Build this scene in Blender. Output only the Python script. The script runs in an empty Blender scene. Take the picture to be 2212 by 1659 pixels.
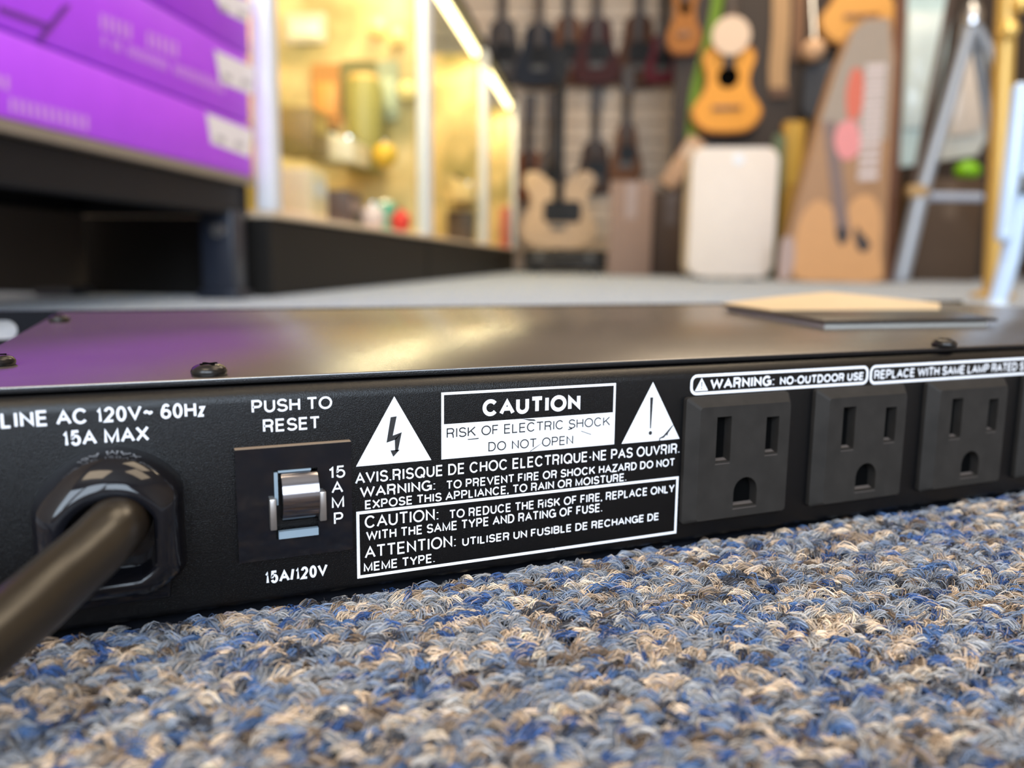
import bpy, bmesh, math, random
import numpy as np
from mathutils import Vector, Matrix

random.seed(7)
SC = bpy.context.scene
COL = SC.collection

# ------------------------------------------------------------------ camera
F_PX = 1756.8
YAW, PITCH, ROLL = math.radians(23.307), math.radians(8.575), math.radians(-0.6815)
CAM = Vector((-0.11281, -0.13812, 0.06061))
_fw = Vector((math.sin(YAW)*math.cos(PITCH), math.cos(YAW)*math.cos(PITCH), -math.sin(PITCH)))
_r0 = Vector((math.cos(YAW), -math.sin(YAW), 0))
_d0 = _fw.cross(_r0)
_rt = math.cos(ROLL)*_r0 + math.sin(ROLL)*_d0
_dn = -math.sin(ROLL)*_r0 + math.cos(ROLL)*_d0
cam = bpy.data.cameras.new('camera')
cam.sensor_fit = 'HORIZONTAL'; cam.sensor_width = 36.0
cam.lens = F_PX/2212*36.0
cam.clip_start = 0.005; cam.clip_end = 60
cam.dof.use_dof = True
cam.dof.focus_distance = 0.149
cam.dof.aperture_fstop = cam.lens/2.5          # a 2.5 mm wide opening: a phone held close
camo = bpy.data.objects.new('camera', cam)
COL.objects.link(camo)
M = Matrix((( _rt.x, -_dn.x, -_fw.x), (_rt.y, -_dn.y, -_fw.y), (_rt.z, -_dn.z, -_fw.z)))
camo.matrix_world = Matrix.Translation(CAM) @ M.to_4x4()
SC.camera = camo

# the shop is laid out along its aisle: u runs down the aisle, v to its right
A = math.radians(29.8)
UX = Vector((math.sin(A), math.cos(A), 0)); VX = Vector((math.cos(A), -math.sin(A), 0))
O0 = Vector((CAM.x, CAM.y, 0))
def ap(u, v, z=0.0): return O0 + UX*u + VX*v + Vector((0, 0, z))
def at(px, py, u):
    """Where the sight line through a point of the photo meets the plane at distance u: (v, z)."""
    d = _rt*((px-1106)/F_PX) + _dn*((py-829.5)/F_PX) + _fw
    d = d*(u/d.dot(UX))
    return d.dot(VX), d.z+CAM.z

# ------------------------------------------------------------------ world, lights, exposure
W = bpy.data.worlds.new('world'); SC.world = W; W.use_nodes = True
W.node_tree.nodes['Background'].inputs[0].default_value = (0.9, 0.85, 0.8, 1)
W.node_tree.nodes['Background'].inputs[1].default_value = 0.05
vs = SC.view_settings
vs.view_transform = 'Standard'; vs.look = 'None'; vs.gamma = 1.0; vs.use_curve_mapping = False
vs.exposure = 0.0
SC.cycles.max_bounces = 6; SC.cycles.diffuse_bounces = 3; SC.cycles.glossy_bounces = 4
SC.cycles.sample_clamp_indirect = 4.0
SC.cycles.caustics_reflective = False; SC.cycles.caustics_refractive = False

def area(name, loc, look, sx, sy, watts, color, along=None):
    l = bpy.data.lights.new(name, 'AREA'); l.shape = 'RECTANGLE'; l.size = sx; l.size_y = sy
    l.energy = watts; l.color = color
    o = bpy.data.objects.new(name, l); COL.objects.link(o)
    o.location = loc
    zax = (Vector(loc)-Vector(look)).normalized()
    if along is None:
        o.rotation_euler = (-zax).to_track_quat('-Z', 'Y').to_euler()
    else:                                          # its long side runs along the given direction
        yax = (along - zax*along.dot(zax)).normalized(); xax = yax.cross(zax)
        o.rotation_euler = Matrix((xax, yax, zax)).transposed().to_euler()
    return o
# shop window behind the camera (three bays of daylight)
area('window_daylight', ap(-2.6, -0.95, 1.35), ap(0, -0.4, 0.4), 1.2, 1.8, 80, (0.70, 0.84, 1.0))
area('window_daylight', ap(-2.6, 0.45, 1.35), ap(0, 0.2, 0.4), 1.1, 1.8, 72, (0.70, 0.84, 1.0))
area('window_daylight', ap(-2.6, 1.75, 1.35), ap(0, 0.4, 0.4), 1.1, 1.8, 72, (0.70, 0.84, 1.0))
# ceiling fixtures
for (u, v, w) in ((-0.9, -0.4, 38), (0.45, 1.45, 30), (1.7, 0.5, 26), (3.4, 0.9, 46)):
    area('ceiling_fixture_light', ap(u, v, 2.70), ap(u, v+.001, 0), 1.1, 1.3, w, (1.0, 0.80, 0.56))

# ------------------------------------------------------------------ materials
_M = {}
def mat(name, col, rough=0.5, metal=0.0, spec=0.5, bump=None, vary=0.08, vscale=30.0, emit=0.0, coat=0.0, trans=0.0, alpha=1.0, ior=None):
    if name in _M: return _M[name]
    m = bpy.data.materials.new(name); m.use_nodes = True
    nt = m.node_tree; N = nt.nodes; L = nt.links
    b = N['Principled BSDF']
    b.inputs['Roughness'].default_value = rough; b.inputs['Metallic'].default_value = metal
    b.inputs['Specular IOR Level'].default_value = spec
    b.inputs['Coat Weight'].default_value = coat
    b.inputs['Transmission Weight'].default_value = trans
    b.inputs['Alpha'].default_value = alpha
    tc = N.new('ShaderNodeTexCoord')
    nz = N.new('ShaderNodeTexNoise'); nz.inputs['Scale'].default_value = vscale; nz.inputs['Detail'].default_value = 4
    L.new(tc.outputs['Object'], nz.inputs['Vector'])
    rp = N.new('ShaderNodeMix'); rp.data_type = 'RGBA'
    c = col
    rp.inputs[6].default_value = (c[0]*(1-vary), c[1]*(1-vary), c[2]*(1-vary), 1)
    rp.inputs[7].default_value = (min(1, c[0]*(1+vary)), min(1, c[1]*(1+vary)), min(1, c[2]*(1+vary)), 1)
    L.new(nz.outputs['Fac'], rp.inputs[0])
    L.new(rp.outputs[2], b.inputs['Base Color'])
    if emit:
        b.inputs['Emission Color'].default_value = (*col, 1); b.inputs['Emission Strength'].default_value = emit
    if bump:
        n2 = N.new('ShaderNodeTexNoise'); n2.inputs['Scale'].default_value = bump[0]; n2.inputs['Detail'].default_value = 3
        L.new(tc.outputs['Object'], n2.inputs['Vector'])
        bp = N.new('ShaderNodeBump'); bp.inputs['Strength'].default_value = bump[1]; bp.inputs['Distance'].default_value = bump[2]
        L.new(n2.outputs['Fac'], bp.inputs['Height']); L.new(bp.outputs['Normal'], b.inputs['Normal'])
    if ior: b.inputs['IOR'].default_value = ior
    _M[name] = m
    return m

def ink_mat(name, ink, under, thr=0.69):
    """silk-screen ink, rubbed off in small flecks that show the paint below"""
    m = bpy.data.materials.new(name); m.use_nodes = True
    nt = m.node_tree; N = nt.nodes; L = nt.links; b = N['Principled BSDF']
    tc = N.new('ShaderNodeTexCoord')
    nz = N.new('ShaderNodeTexNoise'); nz.inputs['Scale'].default_value = 420; nz.inputs['Detail'].default_value = 5; nz.inputs['Roughness'].default_value = 0.65
    L.new(tc.outputs['Object'], nz.inputs['Vector'])
    big = N.new('ShaderNodeTexNoise'); big.inputs['Scale'].default_value = 55; big.inputs['Detail'].default_value = 2
    L.new(tc.outputs['Object'], big.inputs['Vector'])
    mu = N.new('ShaderNodeMath'); mu.operation = 'MULTIPLY_ADD'; mu.inputs[1].default_value = 0.35
    L.new(big.outputs['Fac'], mu.inputs[0]); L.new(nz.outputs['Fac'], mu.inputs[2])
    r = N.new('ShaderNodeMapRange'); r.inputs['From Min'].default_value = thr+0.17; r.inputs['From Max'].default_value = thr+0.20
    L.new(mu.outputs[0], r.inputs['Value'])
    mx = N.new('ShaderNodeMix'); mx.data_type = 'RGBA'
    mx.inputs[6].default_value = (*ink, 1); mx.inputs[7].default_value = (*under, 1)
    L.new(r.outputs['Result'], mx.inputs[0]); L.new(mx.outputs[2], b.inputs['Base Color'])
    b.inputs['Roughness'].default_value = 0.6; b.inputs['Specular IOR Level'].default_value = 0.3
    n2 = N.new('ShaderNodeTexNoise'); n2.inputs['Scale'].default_value = 2600; n2.inputs['Detail'].default_value = 2
    L.new(tc.outputs['Object'], n2.inputs['Vector'])
    bp = N.new('ShaderNodeBump'); bp.inputs['Strength'].default_value = 0.25; bp.inputs['Distance'].default_value = 0.0001
    L.new(n2.outputs['Fac'], bp.inputs['Height']); L.new(bp.outputs['Normal'], b.inputs['Normal'])
    return m

def glass_mat():
    m = bpy.data.materials.new('showcase_glass'); m.use_nodes = True
    nt = m.node_tree; N = nt.nodes; L = nt.links
    for n in list(N): N.remove(n)
    out = N.new('ShaderNodeOutputMaterial'); t = N.new('ShaderNodeBsdfTransparent'); g = N.new('ShaderNodeBsdfGlossy')
    t.inputs[0].default_value = (0.93, 0.96, 0.93, 1); g.inputs['Roughness'].default_value = 0.03
    fr = N.new('ShaderNodeFresnel'); fr.inputs[0].default_value = 1.45
    mx = N.new('ShaderNodeMixShader')
    ge = N.new('ShaderNodeNewGeometry'); inv = N.new('ShaderNodeMath'); inv.operation = 'SUBTRACT'; inv.inputs[0].default_value = 0.35
    mu = N.new('ShaderNodeMath'); mu.operation = 'MULTIPLY'; mu.use_clamp = True
    L.new(ge.outputs['Backfacing'], inv.inputs[1]); L.new(fr.outputs[0], mu.inputs[0]); L.new(inv.outputs[0], mu.inputs[1])
    L.new(mu.outputs[0], mx.inputs[0]); L.new(t.outputs[0], mx.inputs[1]); L.new(g.outputs[0], mx.inputs[2])
    L.new(mx.outputs[0], out.inputs[0])
    return m

# ------------------------------------------------------------------ mesh helpers
class MB:
    def __init__(self): self.bm = bmesh.new(); self.mats = []; self.mi = 0
    def m(self, material):
        if material not in self.mats: self.mats.append(material)
        self.mi = self.mats.index(material); return self
    def _mark(self, faces):
        for f in faces: f.material_index = self.mi
    def box(self, c, s, bev=0.0, seg=2, rot=None):
        r = bmesh.ops.create_cube(self.bm, size=1.0)
        vsx = r['verts']
        bmesh.ops.scale(self.bm, vec=s, verts=vsx)
        fs = set(f for v in vsx for f in v.link_faces)
        if bev:
            es = list(set(e for v in vsx for e in v.link_edges))
            rb = bmesh.ops.bevel(self.bm, geom=es, offset=bev, segments=seg, affect='EDGES', profile=0.5)
            fs = set(rb['faces']) | set(f for f in fs if f.is_valid)
            for v in rb['verts']:
                fs.update(v.link_faces)
            vsx = list(set(v for f in fs for v in f.verts))
        if rot is not None: bmesh.ops.rotate(self.bm, cent=(0, 0, 0), matrix=rot, verts=vsx)
        bmesh.ops.translate(self.bm, vec=c, verts=vsx)
        self._mark(fs); return self
    def tube(self, pts, r, seg=12, cap=True):
        pts = [Vector(p) for p in pts]
        rs = r if isinstance(r, (list, tuple)) else [r]*len(pts)
        rings = []; prev = None
        for i, p in enumerate(pts):
            t = (pts[min(i+1, len(pts)-1)]-pts[max(i-1, 0)]).normalized()
            if prev is None:
                n = t.orthogonal().normalized()
            else:
                n = (prev - t*prev.dot(t)).normalized()
            prev = n; b = t.cross(n)
            rings.append([self.bm.verts.new(p+(n*math.cos(2*math.pi*k/seg)+b*math.sin(2*math.pi*k/seg))*rs[i]) for k in range(seg)])
        fs = []
        for a, b in zip(rings, rings[1:]):
            for k in range(seg):
                fs.append(self.bm.faces.new((a[k], a[(k+1) % seg], b[(k+1) % seg], b[k])))
        if cap:
            fs.append(self.bm.faces.new(rings[0][::-1])); fs.append(self.bm.faces.new(rings[-1]))
        self._mark(fs); return self
    def prism(self, poly, y0, y1, bev=0.0, seg=2, plane='xz'):
        """poly: outline in the plane, extruded along the third axis from y0 (front) to y1"""
        def P(a, b, c): return (a, c, b) if plane == 'xz' else ((a, b, c) if plane == 'xy' else (c, a, b))
        va = [self.bm.verts.new(P(a, b, y0)) for a, b in poly]; vb = [self.bm.verts.new(P(a, b, y1)) for a, b in poly]
        n = len(poly); fs = [self.bm.faces.new(va[::-1]), self.bm.faces.new(vb)]
        for i in range(n): fs.append(self.bm.faces.new((va[i], va[(i+1) % n], vb[(i+1) % n], vb[i])))
        if bev:
            es = [e for e in fs[0].edges] + [e for e in fs[1].edges]
            rb = bmesh.ops.bevel(self.bm, geom=es, offset=bev, segments=seg, affect='EDGES', profile=0.5)
            for v in rb['verts']: fs += list(v.link_faces)
            fs = [f for f in fs if f.is_valid]
        self._mark(fs); return self
    def lathe(self, prof, c=(0, 0, 0), axis='z', seg=24):
        """prof: (radius, height) pairs"""
        rings = []
        for r, h in prof:
            ring = []
            for k in range(seg):
                a = 2*math.pi*k/seg; x, y = r*math.cos(a), r*math.sin(a)
                p = (x, y, h) if axis == 'z' else ((x, h, y) if axis == 'y' else (h, x, y))
                ring.append(self.bm.verts.new((p[0]+c[0], p[1]+c[1], p[2]+c[2])))
            rings.append(ring)
        fs = []
        for a, b in zip(rings, rings[1:]):
            for k in range(seg): fs.append(self.bm.faces.new((a[k], a[(k+1) % seg], b[(k+1) % seg], b[k])))
        fs.append(self.bm.faces.new(rings[0][::-1])); fs.append(self.bm.faces.new(rings[-1]))
        self._mark(fs); return self
    def quads(self, vts, faces):
        vv = [self.bm.verts.new(p) for p in vts]
        self._mark([self.bm.faces.new([vv[i] for i in f]) for f in faces]); return self
    def holed(self, outer, holes, y, depth=0.0, floor_mat=None):
        """a flat plate in the xz plane at y with holes; each hole gets walls running to y+depth and a floor"""
        loops = []; edges = []
        for lp in [outer]+holes:
            vv = [self.bm.verts.new((a, y, b)) for a, b in lp]
            loops.append(vv)
            edges += [self.bm.edges.new((vv[i], vv[(i+1) % len(vv)])) for i in range(len(vv))]
        r = bmesh.ops.triangle_fill(self.bm, use_beauty=True, use_dissolve=False, edges=edges)
        self._mark([g for g in r['geom'] if isinstance(g, bmesh.types.BMFace)])
        if depth:
            mi = self.mi
            for vv in loops[1:]:
                w = [self.bm.verts.new((v.co.x, y+depth, v.co.z)) for v in vv]
                n = len(vv)
                self._mark([self.bm.faces.new((vv[i], vv[(i+1) % n], w[(i+1) % n], w[i])) for i in range(n)])
                f = self.bm.faces.new(w)
                if floor_mat:
                    self.m(floor_mat); self._mark([f]); self.mi = mi
                else: self._mark([f])
        return loops
    def build(self, name, material=None, parent=None, smooth=35, loc=None):
        bmesh.ops.recalc_face_normals(self.bm, faces=self.bm.faces)
        me = bpy.data.meshes.new(name)
        if smooth:
            for f in self.bm.faces: f.smooth = True
            a = math.radians(smooth)
            for e in self.bm.edges:
                if len(e.link_faces) == 2:
                    e.smooth = e.calc_face_angle(0) < a
        self.bm.to_mesh(me); self.bm.free()
        for mm in (self.mats or [material]): me.materials.append(mm)
        o = bpy.data.objects.new(name, me); COL.objects.link(o)
        if parent: o.parent = parent
        if loc is not None: o.location = loc
        return o

def tag(o, label, cat, group=None):
    o['label'] = label; o['category'] = cat
    if group: o['group'] = group
    return o
def thing(name, label, cat, loc, rz=0.0, group=None):
    o = bpy.data.objects.new(name, None); COL.objects.link(o)
    o.empty_display_size = 0.02
    o.location = loc; o.rotation_euler = (0, 0, rz)
    return tag(o, label, cat, group)
def struct(o): o['kind'] = 'structure'; return o
def copy_tree(o, parent=None):
    c = o.copy(); COL.objects.link(c)
    if parent: c.parent = parent
    for ch in list(o.children): copy_tree(ch, c)
    return c
def spline(pts, n=8, closed=True):
    out = []; k = len(pts)
    for i in range(k if closed else k-1):
        g = lambda j: pts[j % k] if closed else pts[max(0, min(k-1, j))]
        p0, p1, p2, p3 = g(i-1), g(i), g(i+1), g(i+2)
        for s in range(n):
            t = s/n
            out.append(tuple(0.5*((2*p1[d])+(-p0[d]+p2[d])*t+(2*p0[d]-5*p1[d]+4*p2[d]-p3[d])*t*t+(-p0[d]+3*p1[d]-3*p2[d]+p3[d])*t**3) for d in range(len(p1))))
    if not closed: out.append(tuple(pts[-1]))
    return out
def rrect(x0, z0, x1, z1, r, n=5):
    out = []
    for cx, cz, a0 in ((x1-r, z1-r, 0), (x0+r, z1-r, 90), (x0+r, z0+r, 180), (x1-r, z0+r, 270)):
        for k in range(n+1):
            a = math.radians(a0+90*k/n); out.append((cx+r*math.cos(a), cz+r*math.sin(a)))
    return out

# ------------------------------------------------------------------ a grotesque stroke lettering
def arc(cx, cy, rx, ry, a0, a1, n=12):
    return [(cx+rx*math.cos(math.radians(a0+(a1-a0)*i/n)), cy+ry*math.sin(math.radians(a0+(a1-a0)*i/n))) for i in range(n+1)]
_full = arc(.5, .5, .5, .5, 90, 450, 28)
G = {   # ink width, side bearing, strokes in a unit box
 'A': (.90, .03, [[(0, 0), (.5, 1), (1, 0)], [(.18, .34), (.82, .34)]]),
 'B': (.74, .1, [[(0, 0), (0, 1), (.62, 1)]+arc(.62, .76, .33, .24, 90, -90)+[(0, .52)], [(.6, .52)]+arc(.64, .26, .36, .26, 90, -90)+[(0, 0)]]),
 'C': (.90, .07, [arc(.5, .5, .5, .5, 38, 322, 22)]),
 'D': (.80, .1, [[(0, 0), (0, 1), (.45, 1)]+arc(.45, .5, .55, .5, 90, -90, 16)+[(0, 0)]]),
 'E': (.68, .1, [[(1, 1), (0, 1), (0, 0), (1, 0)], [(0, .52), (.92, .52)]]),
 'F': (.64, .1, [[(1, 1), (0, 1), (0, 0)], [(0, .5), (.88, .5)]]),
 'G': (.92, .07, [arc(.5, .5, .5, .5, 42, 345, 22)+[(1, .46), (.55, .46)], [(1, .46), (1, 0)]]),
 'H': (.76, .1, [[(0, 0), (0, 1)], [(1, 0), (1, 1)], [(0, .52), (1, .52)]]),
 'I': (0, .12, [[(0, 0), (0, 1)]]),
 'K': (.82, .1, [[(0, 0), (0, 1)], [(.95, 1), (0, .36)], [(.36, .6), (1, 0)]]),
 'L': (.60, .1, [[(0, 1), (0, 0), (1, 0)]]),
 'M': (.92, .1, [[(0, 0), (0, 1), (.5, 0), (1, 1), (1, 0)]]),
 'N': (.76, .1, [[(0, 0), (0, 1), (1, 0), (1, 1)]]),
 'O': (.98, .07, [_full]),
 'P': (.72, .1, [[(0, 0), (0, 1), (.6, 1)]+arc(.62, .73, .38, .27, 90, -90)+[(0, .46)]]),
 'Q': (.98, .07, [_full, [(.6, .26), (.98, -.04)]]),
 'R': (.76, .1, [[(0, 0), (0, 1), (.6, 1)]+arc(.62, .74, .36, .26, 90, -90)+[(0, .48)], [(.62, .48), (.86, .36), (.92, 0), (1, 0)]]),
 'S': (.76, .07, [arc(.5, .75, .46, .25, 15, 270, 14)+arc(.5, .25, .5, .25, 90, -165, 14)]),
 'T': (.80, .04, [[(0, 1), (1, 1)], [(.5, 1), (.5, 0)]]),
 'U': (.76, .1, [[(0, 1), (0, .36)]+arc(.5, .36, .5, .36, 180, 360, 14)+[(1, 1)]]),
 'V': (.88, .03, [[(0, 1), (.5, 0), (1, 1)]]),
 'W': (1.28, .03, [[(0, 1), (.25, 0), (.5, 1), (.75, 0), (1, 1)]]),
 'X': (.86, .04, [[(0, 0), (1, 1)], [(0, 1), (1, 0)]]),
 'Y': (.86, .03, [[(0, 1), (.5, .44), (1, 1)], [(.5, .44), (.5, 0)]]),
 'Z': (.76, .06, [[(0, 1), (1, 1), (0, 0), (1, 0)]]),
 '0': (.62, .08, [_full]),
 '1': (.30, .14, [[(0, .74), (.5, .8), (1, 1), (1, 0)]]),
 '2': (.62, .08, [arc(.5, .7, .48, .3, 170, -25, 12)+[(0, 0), (1, 0)]]),
 '5': (.62, .08, [[(.92, 1), (.18, 1), (.08, .5), (.12, .5)]+arc(.5, .33, .5, .33, 130, -160, 16)]),
 '6': (.66, .08, [arc(.56, .66, .40, .34, 38, 140, 10)+[(.07, .62), (.01, .45), (0, .29)], arc(.5, .29, .5, .29, 0, 360, 22)]),
 'z': (.46, .06, [[(0, .66), (1, .66), (0, 0), (1, 0)]]),
 '~': (.62, .08, [[(0, .42), (.12, .54), (.28, .58), (.5, .5), (.72, .42), (.88, .46), (1, .58)]]),
 '-': (.34, .07, [[(0, .4), (1, .4)]]), '/': (.36, .02, [[(0, 0), (1, 1)]]),
 '.': (0, .1, [[(0, -.02), (0, .07)]]), ',': (0, .1, [[(0, .07), (-.04, -.16)]]),
 ':': (0, .14, [[(0, -.02), (0, .07)], [(0, .58), (0, .67)]]),
}
def stroke_strip(pts, w, closed=False):
    """left and right borders of a stroked line, mitred"""
    P = []
    for p in pts:
        if not P or math.hypot(p[0]-P[-1][0], p[1]-P[-1][1]) > 1e-9: P.append(p)
    if len(P) > 2 and math.hypot(P[0][0]-P[-1][0], P[0][1]-P[-1][1]) < 1e-6: closed = True; P = P[:-1]
    n = len(P); Lf = []; Rt = []
    for i in range(n):
        a = P[i-1] if (i > 0 or closed) else None; b = P[(i+1) % n] if (i < n-1 or closed) else None
        def nrm(p, q):
            d = math.hypot(q[0]-p[0], q[1]-p[1]); return (-(q[1]-p[1])/d, (q[0]-p[0])/d)
        if a is None: nx, ny = nrm(P[i], b)
        elif b is None: nx, ny = nrm(a, P[i])
        else:
            n1, n2 = nrm(a, P[i]), nrm(P[i], b); sx, sy = n1[0]+n2[0], n1[1]+n2[1]
            q = sx*sx+sy*sy
            k = 2/q if q > 0.35 else 2/0.35
            nx, ny = sx*k, sy*k
        h = w/2
        Lf.append((P[i][0]+nx*h, P[i][1]+ny*h)); Rt.append((P[i][0]-nx*h, P[i][1]-ny*h))
    return Lf, Rt, closed
def stroke(mb, pts, w, y, closed=False, lim=None):
    Lf, Rt, cl = stroke_strip(pts, w, closed)
    if lim:
        Lf = [(a, min(lim[1], max(lim[0], b))) for a, b in Lf]; Rt = [(a, min(lim[1], max(lim[0], b))) for a, b in Rt]
    n = len(Lf); v = [mb.bm.verts.new((a, y, b)) for a, b in Lf]+[mb.bm.verts.new((a, y, b)) for a, b in Rt]
    fs = []
    for i in range(n if cl else n-1):
        j = (i+1) % n
        try: fs.append(mb.bm.faces.new((v[i], v[j], v[n+j], v[n+i])))
        except ValueError: pass
    mb._mark(fs)
def text(mb, s, x0, x1, z, cap, y, weight=0.15, space=0.36):
    """one line of capitals: from x0 to x1, baseline z, cap height cap"""
    w = weight
    def lay(sx):
        x = 0; out = []
        for i, ch in enumerate(s):
            if ch == ' ': x += space*sx; continue
            iw, sb, st = G[ch]
            gw = max(0, iw*sx - w) if iw else 0
            if out: x += sb*sx*(.95-1.6*w)
            out.append((ch, x+w/2, gw)); x += gw+w; end = x; x += sb*sx*(.95-1.6*w)
        return out, end
    lo, hi = 0.2, 4.0; want = (x1-x0)/cap
    for _ in range(40):
        mid = (lo+hi)/2
        if lay(mid)[1] < want: lo = mid
        else: hi = mid
    for ch, gx, gw in lay(lo)[0]:
        iw, sb, strokes = G[ch]
        for si, st in enumerate(strokes):
            pts = [(x0+cap*(gx+(px*gw if iw else px)), z+cap*(w/2+py*(1-w))) for px, py in st]
            stroke(mb, pts, w*cap, y-si*5e-6, lim=None if ch in 'Q,./:' else (z, z+cap))

# ------------------------------------------------------------------ the room
RZ = -A
def room_box(name, u0, u1, v0, v1, z0, z1, m):
    mb = MB(); mb.box(((v0+v1)/2, (u0+u1)/2, (z0+z1)/2), (v1-v0, u1-u0, z1-z0))
    o = mb.build(name, m, None, smooth=0); o.location = O0; o.rotation_euler = (0, 0, RZ)
    return struct(o)

def carpet_mat():
    m = bpy.data.materials.new('worn_blue_grey_carpet'); m.use_nodes = True
    nt = m.node_tree; N = nt.nodes; L = nt.links; b = N['Principled BSDF']
    tc = N.new('ShaderNodeTexCoord')
    vo = N.new('ShaderNodeTexVoronoi'); vo.inputs['Scale'].default_value = 330
    L.new(tc.outputs['Object'], vo.inputs['Vector'])
    sep = N.new('ShaderNodeSeparateColor'); L.new(vo.outputs['Color'], sep.inputs[0])
    cr = N.new('ShaderNodeValToRGB'); cr.color_ramp.interpolation = 'CONSTANT'
    els = cr.color_ramp.elements
    cols = [(0, (.28, .31, .35)), (.3, (.07, .13, .29)), (.45, (.44, .42, .38)), (.60, (.18, .22, .28)), (.76, (.36, .38, .39)), (.92, (.20, .18, .16))]
    els[0].position = 0; els[0].color = (*cols[0][1], 1); els[1].position = cols[1][0]; els[1].color = (*cols[1][1], 1)
    for p, c in cols[2:]:
        e = els.new(p); e.color = (*c, 1)
    L.new(sep.outputs[0], cr.inputs[0]); L.new(cr.outputs[0], b.inputs['Base Color'])
    b.inputs['Roughness'].default_value = 0.95; b.inputs['Specular IOR Level'].default_value = 0.2
    b.inputs['Sheen Weight'].default_value = 0.3; b.inputs['Sheen Tint'].default_value = (.85, .92, 1, 1)
    bp = N.new('ShaderNodeBump'); bp.inputs['Strength'].default_value = 0.6; bp.inputs['Distance'].default_value = 0.002
    L.new(vo.outputs['Distance'], bp.inputs['Height']); bp.invert = True
    L.new(bp.outputs['Normal'], b.inputs['Normal'])
    return m
U0, U1, V0, V1, ZC = -3.0, 5.2, -1.35, 2.9, 2.75
room_box('floor', U0, U1, V0, V1, -0.06, 0.0, carpet_mat())
m_ceil = mat('ceiling_paint', (.55, .5, .44), .8); m_wall = mat('painted_wall', (.42, .34, .26), .8)
room_box('ceiling', U0, U1, V0, V1, ZC, ZC+.06, m_ceil)
room_box('wall_left', U0, U1, V0-.08, V0, 0, ZC, m_wall)
room_box('wall_right', U0, U1, V1, V1+.08, 0, ZC, m_wall)
room_box('wall_front', U0-.08, U0, V0, V1, 0, ZC, m_wall)
# back wall: slatted display panelling
mb = MB(); mb.box(((V0+V1)/2, U1+.04, ZC/2), (V1-V0, .08, ZC))
z = 0.0
while z < ZC-.1:
    mb.box(((V0+V1)/2, U1-.008, z+.048), (V1-V0, .016, .084), .003, 1); z += .1
o = mb.build('wall_back', mat('slatwall_beige', (.74, .59, .45), .55), None, 30); o.location = O0; o.rotation_euler = (0, 0, RZ); struct(o)

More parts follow.
